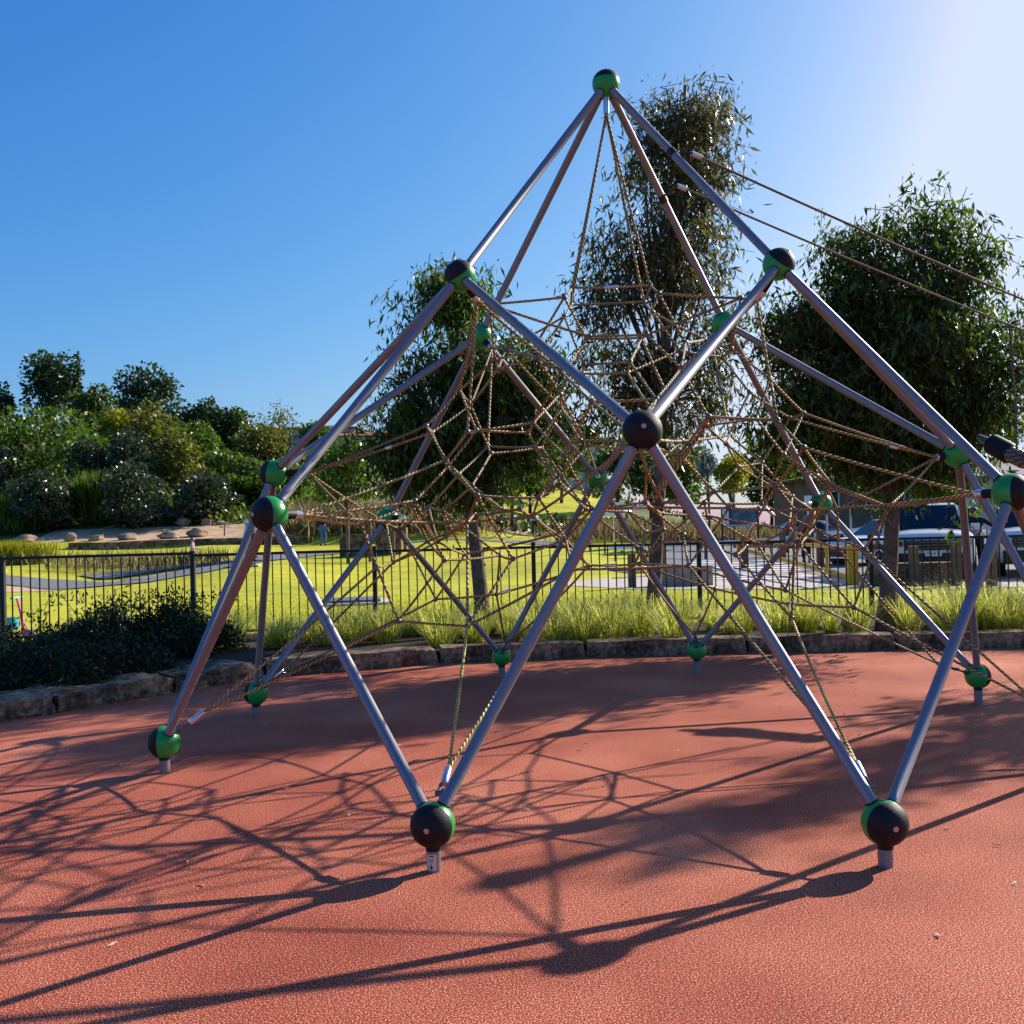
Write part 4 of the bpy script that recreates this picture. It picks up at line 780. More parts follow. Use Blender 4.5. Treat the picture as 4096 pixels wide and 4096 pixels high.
# yellow vehicle gate
gt = thing('vehicle_gate','yellow steel swing gate with sloping lower bar left of the white cars','gate',onground(1605,24.6)); g0=gt.location
hp_ = g0; z1_ = at(1605,1028,24.6).z; mb = MB(); mb.box((0,0,(z1_-g0.z)/2),(0.24,0.24,z1_-g0.z)); mb.build('post',M_yellow,gt,bevel=0.01)
far = onground(1392,36); a_ = Vector((0,0,z1_-0.08)); b_ = far-g0; b_.z = z1_-0.0; c_ = Vector((0,0,0.18)); d_ = far-g0; d_.z = 0.62
mb = MB()
for p,q,t_ in ((a_,b_,0.045),(c_,d_,0.075),(a_.lerp(b_,0.16)+Vector((0,0,-0.02)),c_.lerp(d_,0.16),0.045),(b_,d_,0.045)): mb.tube([p,q],t_,8)
mb.build('swing_frame',M_yellow,gt,True)
# second post of the gate set, near the first
# trampolines let into the lawn
for x,Y,rr,lb in ((666,22.3,0.62,'square in-ground trampoline with pale rim on the lawn left of the dense tree'),(1172,33,0.7,'small in-ground trampoline on the lawn left of the concrete block'),(457,37,0.5,'small pale in-ground trampoline on the shaded lawn behind the left tubes')):
    g = onground(x,Y); t = thing('trampoline',lb,'trampoline',g,0.2); mb = MB(); mb.box((0,0,0.03),(rr*2.3,rr*2.3,0.06)); mb.build('rim',M_conc,t,bevel=0.01); mb = MB(); mb.box((0,0,0.085),(rr*1.7,rr*1.7,0.05)); mb.build('mat',M_mat,t)
# ================================================================== people
def skin_mesh(name, verts, edges, rads, m, parent=None, sub=2, root=0):
    me = bpy.data.meshes.new(name); me.from_pydata([tuple(v) for v in verts], edges, [])
    o = bpy.data.objects.new(name, me); COL.objects.link(o); md = o.modifiers.new('s','SKIN'); md.use_smooth_shade = True
    for i,s in enumerate(me.skin_vertices[0].data):
        r_ = rads[i]; s.radius = (r_,r_) if not hasattr(r_,'__len__') else r_; s.use_root = (i==root)
    o.modifiers.new('u','SUBSURF').levels = sub; o.modifiers['u'].render_levels = sub
    dg = bpy.context.evaluated_depsgraph_get(); dg.update(); m2 = bpy.data.meshes.new_from_object(o.evaluated_get(dg)); bpy.data.objects.remove(o); m2.name = name
    m2.materials.clear(); return link(name, m2, m, parent, True)
STAND = dict(pel=(0,0,.95),che=(0,0,1.25),nec=(0,0,1.45),hea=(0,-.01,1.57),top=(0,0,1.66),
  sl=(-.17,0,1.40),el=(-.23,.02,1.12),wl=(-.24,-.06,.88),sr=(.17,0,1.40),er=(.23,.02,1.12),wr=(.24,-.06,.88),
  hl=(-.09,0,.90),kl=(-.10,-.02,.50),al=(-.10,.02,.09),tl=(-.11,-.13,.03),hr=(.09,0,.90),kr=(.10,-.02,.50),ar=(.10,.02,.09),tr=(.11,-.13,.03))
def person(label, loc, rz, height, pose=None, shirt=M_dark, pants=M_jeans, hair=M_hair, helmet=None, sleeves=True, shoes=M_dark, hat=False, child=False):
    J = dict(STAND); J.update(pose or {}); k = height/1.70
    hs = 1.22 if child else 1.0
    if child:
        pass
    J = {a:Vector(b)*k for a,b in J.items()}
    V=[];E_=[];Rr=[]
    def add(p,r_,frm=None):
        V.append(p); Rr.append(r_*k)
        if frm is not None: E_.append((frm,len(V)-1))
        return len(V)-1
    pel=add(J['pel'],.125); mid=add((J['pel']+J['che'])/2,.115,pel); che=add(J['che'],.14,mid); nk=add(J['nec'],.06,che); hd=add(J['hea'],.088*hs,nk); tp=add(J['top'],.075*hs,hd)
    for s in 'lr':
        sh=add(J['s'+s],.062,che); e=add(J['e'+s],.042,sh); w_=add(J['w'+s],.028,e); hv=(J['w'+s]-J['e'+s]).normalized(); hnd=add(J['w'+s]+hv*.08*k,.034,w_)
        for q,(a,l) in enumerate(((-.028,.075),(-.010,.09),(.010,.085),(.028,.07))):
            add(J['w'+s]+hv*(.09+l)*k+Vector((0,a,0))*k,.009,hnd)
        add(J['w'+s]+hv*.09*k+Vector((0,-.05,.0))*k,.010,w_)
        h=add(J['h'+s],.088,pel); kn=add(J['k'+s],.058,h); a=add(J['a'+s],.040,kn); add(J['t'+s],.035,a)
    root = skin_mesh('person', V, E_, Rr, M_skin, None, 1); root.location = loc; root.rotation_euler=(0,0,rz); tag(root, label, 'person')
    # face: nose, eyes, ears
    mb = MB(); hc = J['hea']; mb.lathe([(0.012*k,0),(0.016*k,0.02*k),(0.002,0.05*k)], hc+Vector((0,-.082*k*hs,-.02*k)),(0,-.4,1),8)
    for sx in (-1,1): mb.lathe([(0.004*k,-.02*k),(0.02*k,0),(0.004*k,.02*k)], hc+Vector((sx*.088*k*hs,0,-.01*k)),(1,0,0),8)
    mb.build('ears_and_nose', M_skin, root, True)
    mb = MB()
    for sx in (-1,1): mb.lathe([(0.004*k,-.01*k),(0.011*k,0),(0.004*k,.01*k)], hc+Vector((sx*.033*k,-.083*k*hs,.012*k)),(0,1,0),8)
    mb.tube([hc+Vector((-.025*k,-.08*k*hs,-.05*k)),hc+Vector((.025*k,-.08*k*hs,-.05*k))],.005*k,5); mb.build('eyes_and_mouth', M_hair, root)
    # clothes
    V=[];E_=[];Rr=[]
    pel=add(J['pel']+Vector((0,0,.0)),.142); mid=add((J['pel']+J['che'])/2,.135,pel); che=add(J['che'],.158,mid); add((J['che']+J['nec'])/2+Vector((0,0,.04*k)),.10,che)
    for s in 'lr':
        sh=add(J['s'+s],.078,che); e=add(J['e'+s].lerp(J['s'+s],0 if sleeves else .4),.056,sh)
        if sleeves: add(J['w'+s].lerp(J['e'+s],.12),.042,e)
    skin_mesh('shirt', V, E_, Rr, shirt, root, 1)
    V=[];E_=[];Rr=[]
    pel=add(J['pel'],.132)
    for s in 'lr':
        h=add(J['h'+s],.100,pel); kn=add(J['k'+s],.072,h); add(J['a'+s].lerp(J['k'+s],.08),.058,kn)
    skin_mesh('trousers', V, E_, Rr, pants, root, 1)
    mb = MB()
    for s in 'lr': a=J['a'+s]; t_=J['t'+s]; mb.tube([a+Vector((0,.05*k,-.045*k)),a+Vector((0,0,-.03*k)),t_+Vector((0,.03*k,0.005)),t_+Vector((0,-.03*k,0))],[.035*k,.05*k,.045*k,.03*k],8)
    mb.build('shoes', shoes, root, True)
    mb = MB()
    hv = (J['top']-J['nec']).normalized()
    if helmet:
        r_=.125*k*hs; mb.lathe([(r_*.98,-.01*k),(r_,.03*k),(r_*.85,.085*k),(r_*.5,.125*k),(r_*.1,.14*k)], hc+Vector((0,.01*k,.03*k)), hv, 18); o=mb.build('helmet', helmet, root, True)
    else:
        r_=.105*k*hs; mb.lathe([(r_*.8,-.06*k),(r_,-.01*k),(r_*1.02,.04*k),(r_*.8,.09*k),(r_*.3,.118*k)], hc+Vector((0,.022*k,.01*k)), hv, 16); mb.build('hair', hair, root, True)
    return root
p = onground(609,54); person('person in black top and blue jeans walking away on the far path', p, R(170), 1.74, dict(kl=(-.10,-.10,.52),al=(-.10,.0,.10),tl=(-.11,-.14,.04),kr=(.07,.03,.50),ar=(.08,.16,.10),tr=(.08,.05,.03)), M_dark, M_jeans)
# bicycles
def bicycle(label, loc, rz, k=1.0, m=M_blackm):
    t = thing('bicycle', label, 'bicycle', loc, rz); r_=.34*k; wx=.53*k
    for sx in (-1,1):
        c = Vector((sx*wx,0,r_)); mb = MB(); mb.tube([c+Vector((math.cos(a)*r_,0,math.sin(a)*r_)) for a in [i*math.pi/14 for i in range(29)]],.027*k,6,False); wh = mb.build('wheel', M_tyre, t, True)
        mb = MB()
        for i in range(10): a=i*math.pi/5; mb.tube([c,c+Vector((math.cos(a)*r_,0,math.sin(a)*r_))],.004,3,False)
        mb.lathe([(.03,-.03),(.03,.03)],c,(0,1,0),10); mb.build('spokes', M_steel, wh)
    mb = MB(); bb=Vector((-.08,0,.30))*k; st=Vector((-.20,0,.78))*k; hd=Vector((.36,0,.80))*k; h2=Vector((.40,0,.64))*k; rw=Vector((-.53,0,.34))*k; fw=Vector((.53,0,.34))*k
    for a,b in ((bb,st),(st,hd),(bb,h2),(hd,h2),(bb,rw),(st,rw)): mb.tube([a,b],.022*k,8)
    mb.build('frame', m, t, True); mb=MB(); mb.tube([h2,fw],.026*k,8); mb.build('fork', m, t, True)
    mb=MB(); mb.tube([hd,hd+Vector((.0,0,.14))*k],.016,6); c=hd+Vector((.02,0,.16))*k; mb.tube([c+Vector((-.06,-.32,0.02))*k,c,c+Vector((-.06,.32,0.02))*k],.014,6); mb.build('handlebar', M_blackm, t, True)
    mb=MB(); mb.tube([st,st+Vector((-.02,0,.12))*k],.014,6); mb.box(st+Vector((-.04,0,.15))*k,(.26*k,.13*k,.05*k)); mb.build('saddle', M_black, t, bevel=.012)
    mb=MB(); mb.lathe([(.09*k,-.012),(.09*k,.012)],bb,(0,1,0),14); mb.tube([bb+Vector((0,.07,0)),bb+Vector((.12,.09,-.10))*k],.012,5); mb.tube([bb-Vector((0,.07,0)),bb+Vector((-.12,-.09,.10))*k],.012,5); mb.build('crank', M_blackm, t, True)
    return t
RIDE = dict(pel=(0,.20,.98),che=(0,-.02,1.24),nec=(0,-.14,1.42),hea=(0,-.19,1.53),top=(0,-.19,1.62),sl=(-.17,-.10,1.36),sr=(.17,-.10,1.36),el=(-.25,-.25,1.16),er=(.25,-.25,1.16),wl=(-.24,-.40,1.02),wr=(.24,-.40,1.02),
   hl=(-.09,.18,.95),hr=(.09,.18,.95),kl=(-.11,-.18,.80),al=(-.11,-.03,.42),tl=(-.11,-.15,.38),kr=(.11,-.08,.62),ar=(.11,.08,.22),tr=(.11,-.05,.18))
g = onground(944,56); bicycle('dark mountain bicycle seen side-on on the lawn behind the net', g, 0.05, 0.92); person('rider in dark green top on the side-on bicycle', g+Vector((0,0,0.03)), R(90), 1.45, RIDE, mat('green_cloth',(0.02,0.10,0.06),0.9), M_dark, helmet=M_black)
g = onground(1009,58); bicycle('bicycle seen end-on, right of the side-on one', g, R(90)+.1, 0.92); person('rider in pale blue shirt seen from behind on the end-on bicycle', g+Vector((0,0,0.03)), R(180), 1.5, RIDE, mat('pale_blue_cloth',(0.45,0.58,0.75),0.9), M_dark, helmet=M_black)
g = onground(362,38); g.z += .12; person('small child in pale pink top with purple helmet on the track', g, R(100), 1.05, dict(wl=(-.2,-.25,1.05),wr=(.2,-.25,1.05)), M_pinkc, M_pinkc, helmet=M_purple, child=True)
g = onground(466,41); g.z+=.1; person('child in black top and white helmet on the track by the left tubes', g, R(80), 1.25, dict(wl=(-.2,-.25,1.05),wr=(.2,-.25,1.05)), M_dark, M_dark, helmet=M_white, child=True)
g = onground(478,42); g.z+=.1; person('adult in white hooded top bending beside the white-helmeted child', g, R(-60), 1.7, dict(che=(0,-.14,1.22),nec=(0,-.26,1.38),hea=(0,-.31,1.47),top=(0,-.32,1.56),sl=(-.17,-.2,1.34),sr=(.17,-.2,1.34),el=(-.22,-.28,1.06),er=(.22,-.28,1.06),wl=(-.2,-.36,.85),wr=(.2,-.36,.85)), M_wshirt, M_dark, hair=M_wshirt)
g = onground(-2,16.2); person('child in yellow-green patterned clothes at the left edge behind the fence', g, R(-70), 1.12, dict(wl=(-.2,-.3,1.0),wr=(.2,-.3,1.0)), M_camo, M_camo, helmet=M_yellowh, child=True, shoes=M_dark)
# pink kick scooter
g = onground(20,16.0); t = thing('kick_scooter','pink toddler scooter with purple wheel standing behind the fence at the left edge','scooter',g,-0.15)
mb = MB(); mb.box((0,0,.10),(.44,.12,.03)); mb.build('deck',M_pink,t,bevel=.01)
mb = MB(); mb.tube([(.20,0,.12),(.15,0,.40),(.08,0,.66)],[.032,.022,.016],10); mb.build('steering_column',M_pink,t,True); mb=MB(); mb.tube([(.08,-.14,.66),(.08,.14,.66)],.016,8); mb.build('handlebar',M_teal,t,True)
mb = MB(); mb.box((.0,.0,.26),(.16,.10,.20)); mb.build('seat_box',M_teal,t,bevel=.03)
for x,r_ in ((.26,.085),(-.24,.06)):
    mb = MB(); mb.lathe([(r_*.7,-.03),(r_,-.02),(r_,.02),(r_*.7,.03)],(x,0,r_),(0,1,0),20); wh=mb.build('wheel',M_purple,t,True); mb=MB(); mb.lathe([(r_*.45,-.034),(r_*.45,.034)],(x,0,r_),(0,1,0),14); mb.build('hub',M_pink,wh,True)
# people near the cars
g = onground(1840,26.8); pr = person('person in black hooded jacket with pink and white emblem beside the big white car', g, R(8), 1.78, dict(er=(.35,-.15,1.25),wr=(.52,-.32,1.30),hea=(-.02,.02,1.57)), M_dark, M_dark)
pr.rotation_euler[2] = R(-14)
mb = MB(); mb.lathe([(.001,0),(.13,.004)],(-.05,.0-.175,1.20),(0,-1,0.05),20); em = mb.build('emblem', mat('emblem_pink',(0.55,0.20,0.33),0.8), pr)
mb = MB()
for rr,z in ((.115,.006),(.06,.010)):
    mb.tube([Vector((-.05+rr*math.cos(a),-.178-z,1.20+rr*math.sin(a))) for a in [i*math.pi/10 for i in range(21)]],.008,4,False)
for i in range(8): a=i*math.pi/4; mb.tube([Vector((-.05+.06*math.cos(a),-.186,1.20+.06*math.sin(a))),Vector((-.05+.115*math.cos(a),-.186,1.20+.115*math.sin(a)))],.006,4,False)
mb.build('emblem_lines', M_white, em)
g = onground(1487,40); bicycle('bicycle ridden by the person in red at the car park edge', g, 0.3, 0.9); person('rider in dark red top beyond the white rail', g+Vector((0,0,.03)), R(105), 1.5, RIDE, mat('dark_red_cloth',(0.35,0.02,0.04),0.9), M_dark)
g = onground(1520,36); person('person with ginger hair partly behind the crossing tubes in the car park', g, R(170), 1.62, None, M_dark, M_dark, hair=M_ginger)

# ================================================================== vehicles (front towards -y in local space)
def loft(mb, st, close=True):        # st: list of rings, equal length
    n = len(st[0]); b = len(mb.v)
    for r_ in st: mb.v += [tuple(q) for q in r_]
    for i in range(len(st)-1):
        for k in range(n): mb.f.append((b+i*n+k, b+(i+1)*n+k, b+(i+1)*n+(k+1)%n, b+i*n+(k+1)%n))
    if close: mb.f.append(tuple(b+k for k in range(n))); mb.f.append(tuple(b+(len(st)-1)*n+k for k in range(n-1,-1,-1)))
def body_ring(y, hw, z0, z1, r_=0.10, crown=0.03):
    P = [(-hw*.90,z0),(-hw*.98,z0+.10),(-hw,z0+.30),(-hw*.995,z1-r_*1.6),(-hw*.965,z1-r_*.5),(-hw*.88,z1),(-hw*.45,z1+crown),(0,z1+crown*1.2)]
    P = P+[(-x,z) for x,z in P[-2::-1]]
    return [(x,y,z) for x,z in P]
def vehicle(label, loc, rz, spec, paint, plate=None, cat='car', group=None):
    t = thing('parked_car', label, cat, loc, rz, group); S = spec
    mb = MB(); loft(mb, [body_ring(*s_) for s_ in S['body']]); body = mb.build('body', paint, t, True)
    # cabin: (y, halfwidth at base, base z, halfwidth at top, top z) four stations
    C = S['cabin']; rings = []
    for (y,hb,zb,ht,zt) in C:
        cr = 0; P=[(-hb,zb),(-(hb*.55+ht*.45),zb+(zt-zb)*.5),(-ht,zt-.06*(zt>zb+.1)),(-ht*.9,zt),(0,zt+cr),(ht*.9,zt),(ht,zt-.06*(zt>zb+.1)),((hb*.55+ht*.45),zb+(zt-zb)*.5),(hb,zb)]
        rings.append([(x,y,z) for x,z in P])
    mb = MB(); loft(mb, rings); mb.build('cabin', paint, t, True)
    def pane(name, quad, inset=.06, off=.012):
        q=[Vector(v) for v in quad]; c=sum(q,Vector())/4; n_=(q[1]-q[0]).cross(q[2]-q[0]).normalized(); 
        if n_.dot(c-Vector((0,(C[0][0]+C[-1][0])/2,C[1][2]+.1)))<0: n_=-n_
        q=[v+(c-v).normalized()*inset for v in q]; mb=MB(); vs=[v+n_*off for v in q]+[v-n_*.01 for v in q]; mb.add(vs,[(0,1,2,3),(0,4,5,1),(1,5,6,2),(2,6,7,3),(3,7,4,0)]); return mb.build(name,M_glass,t)
    a,b_,c_,d_ = C[0],C[1],C[-2],C[-1]
    pane('windscreen',[(-a[3]*.93,a[0],a[4]),(a[3]*.93,a[0],a[4]),(b_[3]*.93,b_[0],b_[4]),(-b_[3]*.93,b_[0],b_[4])],.05,.016)
    pane('rear_window',[(-d_[3]*.9,d_[0],d_[4]),(d_[3]*.9,d_[0],d_[4]),(c_[3]*.9,c_[0],c_[4]),(-c_[3]*.9,c_[0],c_[4])],.05,.016)
    ys = S['windows']
    for sx in (-1,1):
        for (y0t,y0b,y1t,y1b) in ys:
            hb = a[1]; ht=b_[3]; zb=a[2]+.03; zt=b_[4]-.10; f_=lambda z:(hb+(ht-hb)*(z-a[2])/(b_[4]-a[2]))+.012
            pane('side_window',[(sx*f_(zb),y0b,zb),(sx*f_(zt),y0t,zt),(sx*f_(zt),y1t,zt),(sx*f_(zb),y1b,zb)],.03,.02)
    hwm = S['hw']
    for y in S['axles']:
        for sx in (-1,1):
            r_=S['wr']; x=sx*(hwm-.11)
            mb=MB(); mb.lathe([(r_*1.13,-.125),(r_*1.13,.128)],(x,y,r_+.02),(sx,0,0),26); mb.build('wheel_arch',M_black,t,True)
            mb=MB(); mb.lathe([(r_*.6,-.11),(r_*.96,-.11),(r_,-.07),(r_,.09),(r_*.95,.132),(r_*.62,.134)],(x,y,r_),(sx,0,0),26); w_=mb.build('tyre',M_tyre,t,True)
            mb=MB(); mb.lathe([(r_*.62,.10),(r_*.62,.138),(r_*.56,.139),(r_*.5,.125),(r_*.16,.13),(r_*.12,.145),(.01,.145)],(x,y,r_),(sx,0,0),20); mb.build('rim',M_steel,w_,True)
    F=S['front']; yf=F['y']; mb=MB(); mb.box((0,yf,F['gz']),(F['gw'],.06,F['gh'])); gr=mb.build('grille',M_black,t,bevel=.02)
    mb=MB()
    for i in range(F.get('bars',3)): mb.box((0,yf-.035,F['gz']-F['gh']*.32+i*F['gh']*.32),(F['gw']*.92,.02,.022))
    mb.build('grille_bar',M_conn,gr)
    for sx in (-1,1):
        mb=MB(); mb.box((sx*F['lx'],yf+.03,F['lz']),(F['lw'],.12,F['lh']),rz=-sx*.25); hl=mb.build('headlight',M_lamp,t,bevel=.03); mb=MB(); mb.lathe([(.055,0),(.06,.02),(.04,.03)],(sx*F['lx'],yf-.03,F['lz']),(0,-1,0),14); mb.build('bulb',M_black,hl,True)
        mb=MB(); mb.box((sx*F['lx']*.98,yf-.02,F['bz']+.02),(.22,.08,.10)); mb.build('fog_lamp',M_lamp,t,bevel=.02)
        mb=MB(); mb.box((sx*(hwm+.11),C[0][0]+.28,C[0][2]+.12),(.22,.10,.17)); mb.tube([(sx*(hwm-.06),C[0][0]+.3,C[0][2]+.05),(sx*(hwm+.08),C[0][0]+.3,C[0][2]+.1)],.03,6); mb.build('wing_mirror',paint if F.get('mp') else M_black,t,bevel=.03)
    mb=MB(); mb.box((0,yf+.0,F['bz']),(hwm*1.7,.16,F['bh'])); mb.build('lower_bumper',M_black,t,bevel=.04)
    mb=MB(); mb.box((0,yf-.05,F['bz']-F['bh']*.42),(hwm*1.1,.10,.05)); mb.build('skid_plate',M_steel,t,bevel=.015)
    if plate:
        mb=MB(); mb.box((0,yf-.09,F['pz']),(.37,.02,.125)); pl=mb.build('number_plate',M_white,t,bevel=.004)
        tx=bpy.data.curves.new('plate_text','FONT'); tx.body=plate; tx.size=.105; tx.align_x='CENTER'; tx.align_y='CENTER'; tx.extrude=.003; to=bpy.data.objects.new('plate_text',tx); COL.objects.link(to)
        dg=bpy.context.evaluated_depsgraph_get(); me=bpy.data.meshes.new_from_object(to.evaluated_get(dg)); bpy.data.objects.remove(to); me.materials.clear(); tt=link('plate_text',me,M_black,pl); tt.location=(0,yf-.102,F['pz']); tt.rotation_euler=(R(90),0,0)
    return t
SUV = dict(hw=.985, wr=.40, axles=(-1.48,1.50),
  body=[(-2.42,.80,.42,.86,.10,.02),(-2.36,.90,.36,1.02,.10,.03),(-2.2,.95,.34,1.12,.10,.04),(-1.3,.985,.34,1.18,.10,.05),(-.95,.985,.34,1.20,.10,.04),(1.0,.985,.34,1.20,.10,0),(2.2,.97,.34,1.18,.10,0),(2.42,.90,.40,1.10,.10,0)],
  cabin=[(-1.05,.92,1.15,.90,1.19),(-.35,.92,1.15,.76,1.84),(.2,.92,1.15,.74,1.90),(1.9,.92,1.15,.73,1.86),(2.36,.88,1.15,.74,1.20)],
  windows=[(-.30,-.75,.45,.45),(.53,.53,1.25,1.35),(1.33,1.43,1.85,2.1)],
  front=dict(y=-2.42,gz=.86,gw=1.25,gh=.24,lx=.74,lz=.91,lw=.30,lh=.17,bz=.50,bh=.34,pz=.66,mp=True))
HATCH = dict(hw=.90, wr=.33, axles=(-1.32,1.30),
  body=[(-2.12,.66,.30,.62,.12,.02),(-2.02,.80,.24,.74,.12,.03),(-1.7,.87,.22,.84,.12,.04),(-1.0,.90,.22,.93,.10,.04),(-.6,.90,.22,.95,.1,.02),(1.2,.90,.22,1.0,.1,0),(1.9,.86,.24,1.0,.1,0),(2.12,.76,.32,.92,.1,0)],
  cabin=[(-1.05,.80,.90,.70,.93),(-.10,.82,.92,.60,1.46),(.5,.82,.92,.61,1.50),(1.45,.80,.94,.58,1.42),(1.98,.76,.95,.6,1.02)],
  windows=[(-.12,-.70,.40,.34),(.48,.42,1.18,1.28)],
  front=dict(y=-2.10,gz=.55,gw=.9,gh=.2,lx=.62,lz=.66,lw=.34,lh=.12,bz=.36,bh=.2,pz=.5,mp=True))
p = onground(1748,27.6); p.z=.02; vehicle('big white four-wheel drive facing the fence with dark windscreen and number plate', p, R(-17), SUV, M_carw, 'F J-4 P', group='cars parked behind the fence')
p = onground(1945,27.9); p.z=.02; vehicle('white four-wheel drive cut by the right edge beside the person in black', p, R(-20), SUV, M_carw, None, group='cars parked behind the fence')
p = onground(1672,35); p.z=.02; vehicle('bluish white hatchback seen from its side, nose to the left', p, R(-62), HATCH, M_carb, None, group='cars parked behind the fence')
p = onground(1798,44); p.z=.02; vehicle('white four-wheel drive behind the two front cars, only its roof showing', p, R(-15), SUV, M_carw, None, group='cars parked behind the fence')
p = onground(1500,56); p.z=.02; vehicle('small dark car far back in the car park behind the yellow gate', p, R(-80), HATCH, mat('dark_car_paint',(0.03,0.01,0.015),.25,coat=.5), None, group='cars parked behind the fence')

# ================================================================== signs
def text_obj(s, size, m, parent, loc, rz=0, ext=.002):
    tx=bpy.data.curves.new('lettering','FONT'); tx.body=s; tx.size=size; tx.align_x='CENTER'; tx.align_y='CENTER'; tx.extrude=ext; to=bpy.data.objects.new('lettering',tx); COL.objects.link(to)
    dg=bpy.context.evaluated_depsgraph_get(); me=bpy.data.meshes.new_from_object(to.evaluated_get(dg)); bpy.data.objects.remove(to); me.materials.clear(); tt=link('lettering',me,m,parent); tt.location=loc; tt.rotation_euler=(R(90),0,0); return tt
g = onground(1158,42); t = thing('park_sign','white park sign with navy band on a thin pole behind the net','sign',g,0.05); zt=at(1158,948,42).z-g.z; zb=at(1158,974,42).z-g.z; k=42/(FPX*1932/4096)
mb=MB(); mb.tube([(0,.03,-.1),(0,.03,zt)],.03,8); mb.build('pole',M_steel,t,True); mb=MB(); mb.box((-.05,0,(zt+zb)/2),(40*k,.03,zt-zb)); bd=mb.build('board',M_white,t,bevel=.005)
mb=MB(); mb.box((-.05,-.019,(zt+zb)/2+.04),(39.5*k,.008,(zt-zb)*.24)); mb.build('band',M_signblue,bd)
mb=MB()
for r_,(z,ws) in enumerate(((.065,(.10,.06,.09)),(.02,(.08,.11,.05)))): 
    x=-.22
    for w_ in ws: mb.box((x+w_/2,-.026,(zt+zb)/2+z),(w_,.004,.022)); x+=w_+.03
mb.build('lettering',M_white,bd); mb=MB()
for z in (-.09,-.13): mb.box((-.05,-.018,(zt+zb)/2+z),(.30,.004,.014))
mb.build('small_print',M_signblue,bd)
g = onground(1397,44); t = thing('information_board','dark park map board with a white text panel on two black posts','sign',g,0.0); zt=at(1397,958,44).z-g.z; zb=at(1397,993,44).z-g.z; k=44/(FPX*1932/4096)
mb=MB(); mb.box((0,0,(zt+zb)/2),(80*k*.55+.5,.06,zt-zb)); bd=mb.build('board',M_signblue,t,bevel=.01)
for x in (-.75,.75): mb=MB(); mb.box((x,.06,zt/2-.1),(.08,.06,zt+.2)); mb.build('post',M_blackm,t)
mb=MB(); mb.box((-.62,-.036,(zt+zb)/2+.02),(.26,.008,(zt-zb)*.86)); pn=mb.build('text_panel',M_white,bd); mb=MB()
for i in range(9): mb.box((-.62+(i%2)*.01,-.042,zb+.12+i*.066),(.16-(i%3)*.02,.004,.02))
mb.build('lettering',M_signblue,pn); mb=MB(); mb.box((.15,-.036,(zt+zb)/2+.06),(1.0,.008,(zt-zb)*.62)); mp=mb.build('map_panel',mat('map_teal',(0.05,0.12,0.16),.5,noise=.5,nscale=5),bd)
mb=MB(); mb.box((0.1,-.036,zb+.05),(1.2,.006,.03)); mb.build('caption',M_white,bd)
g = onground(1525,44); t = thing('small_sign','small white notice on a post beyond the ginger-haired person','sign',g); mb=MB(); z_=at(1525,940,44).z-g.z; mb.tube([(0,0,-.1),(0,0,z_)],.03,6); mb.build('pole',M_steel,t); mb=MB(); mb.box((0,-.04,z_-.1),(.3,.03,.42)); mb.build('board',M_white,t)

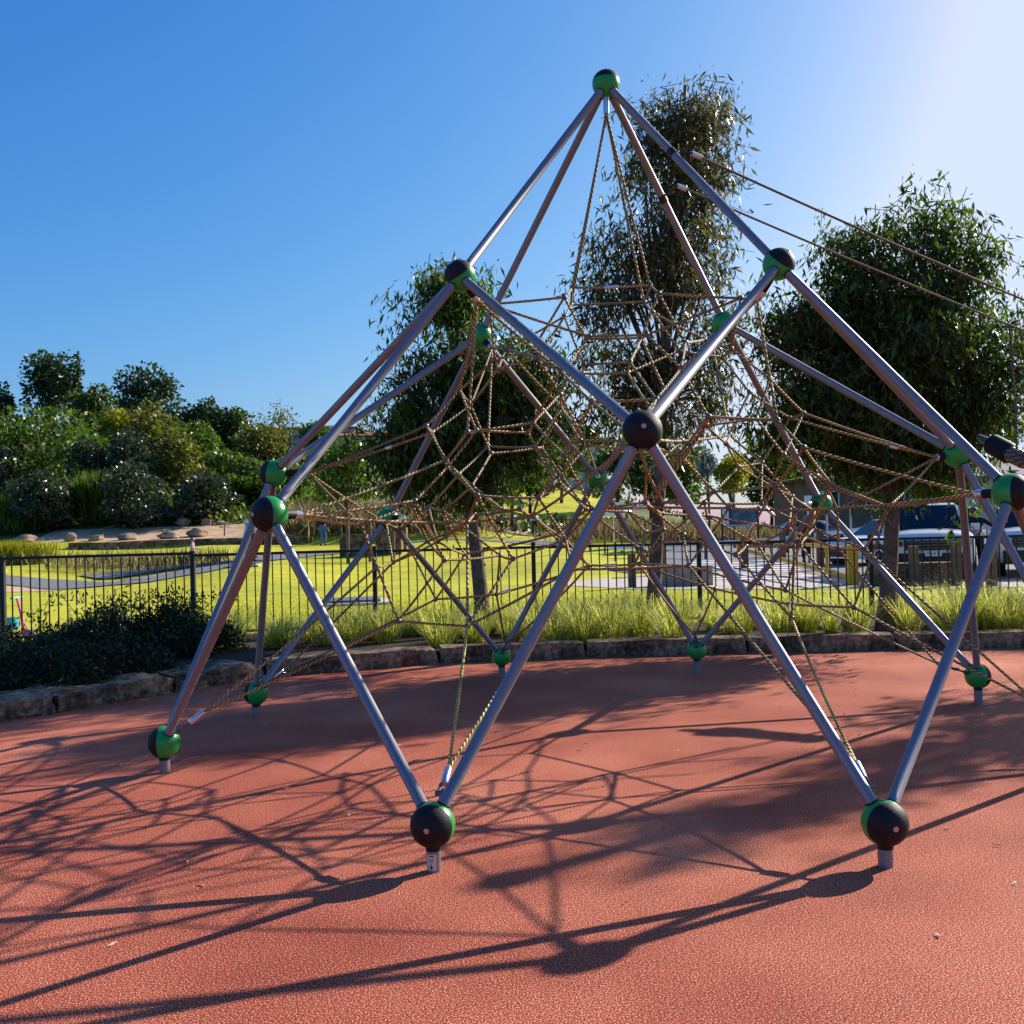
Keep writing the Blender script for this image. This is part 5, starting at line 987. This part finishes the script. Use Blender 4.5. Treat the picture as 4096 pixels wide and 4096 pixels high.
# ================================================================== houses and pole
def house(label, xd, Y, w_, d_, ytop, yeave, wallm, roofm, rz=0.0, gable=False, ybot=None, name='house', gz=None):
    g = onground(xd,Y); ze=at(xd,yeave,Y).z; zr=at(xd,ytop,Y).z; 
    if gz is not None: g.z=gz
    t = thing(name,label,'house',g,rz); he=max(1.5,ze-g.z); hr=zr-g.z
    mb=MB(); mb.box((0,0,he/2-.5),(w_,d_,he+1)); wall=mb.build('wall',wallm,t)
    o=.5; mb=MB(); x,y=w_/2+o,d_/2+o; rx=x-(0 if gable else min(y,x*.7))
    vs=[(-x,-y,he),(x,-y,he),(x,y,he),(-x,y,he),(-rx,0,hr),(rx,0,hr),(-x,-y,he-.15),(x,-y,he-.15),(x,y,he-.15),(-x,y,he-.15)]
    mb.add(vs,[(0,1,5,4),(1,2,5),(2,3,4,5),(3,0,4),(6,7,1,0),(7,8,2,1),(8,9,3,2),(9,6,0,3),(9,8,7,6)]); mb.build('roof',roofm,t)
    n=max(2,int(w_/3.2))
    for i in range(n):
        x0=-w_/2+w_*(i+.5)/n; mb=MB(); mb.box((x0,-d_/2-.02,he-1.25),(1.3,.08,1.1)); wn=mb.build('window',M_white,t); mb=MB(); mb.box((x0,-d_/2-.07,he-1.25),(1.14,.03,.94)); mb.build('pane',M_glass,wn)
    return t
house('red-roofed house on the ridge left of the dense tree',672,128,17,9,815,828,M_wall,M_red,.15)
house('white-walled small house on the ridge below the sparse gum',553,126,9,7,806,812,M_wall,M_blackm,.1)
house('grey-roofed house on the ridge between the two left tubes',610,132,11,8,803,814,M_wall,M_timber,-.1)
house('red-roofed house on the skyline behind the crossing tube centre',1042,130,12,8,828,842,M_wall,M_red,.1)
house('brown weatherboard house with low roof behind the car park',1575,62,5.5,6,895,906,M_brown,M_timber,.05)
house('house with grey tiled roof at the right edge behind the frame',1880,60,12,8,872,902,M_wall,mat('grey_roof_tile',(0.22,0.20,0.19),.8,noise=.3,nscale=4),-.1)
g = onground(1920,72); zt=at(1920,690,72).z-g.z; t = thing('power_pole','tall timber power pole with crossarm at the right edge','pole',g); mb=MB(); mb.tube([(0,0,-.3),(0,0,zt)],[.17,.12],10); mb.build('pole',M_timber,t,True)
mb=MB(); mb.box((0,0,zt-.7),(2.2,.12,.14)); ca=mb.build('crossarm',M_timber,t); mb=MB()
for x in (-.95,-.4,.4,.95): mb.lathe([(.03,0),(.06,.05),(.03,.12),(.05,.18)],(x,0,zt-.63),(0,0,1),8)
mb.build('insulator',M_conc,ca,True); mb=MB()
for x,dz in ((-.95,-.45),(.95,-.45),(0,-2.3)): mb.tube([Vector((x,0,zt+dz))+Vector((60*i/8,-6*i/8,-1.2+1.2*(2*i/8-1)**2)) for i in range(9)],.018,4)
mb.build('wire',M_blackm,t)
# dark fence line / shade structure far right behind the cars
for x,Y,lb in ((1492,50,'pale post left in the row behind the hatchback'),(1560,50,'pale post nearest the hatchback roof'),(1605,52,'pale post between the hatchback and the big white car')):
    g=onground(x,Y); mb=MB(); mb.tube([(0,0,-.1),(0,0,2.0)],.05,8); o=mb.build('metal_post',M_wall,None,True); o.location=g; tag(o,lb,'post')
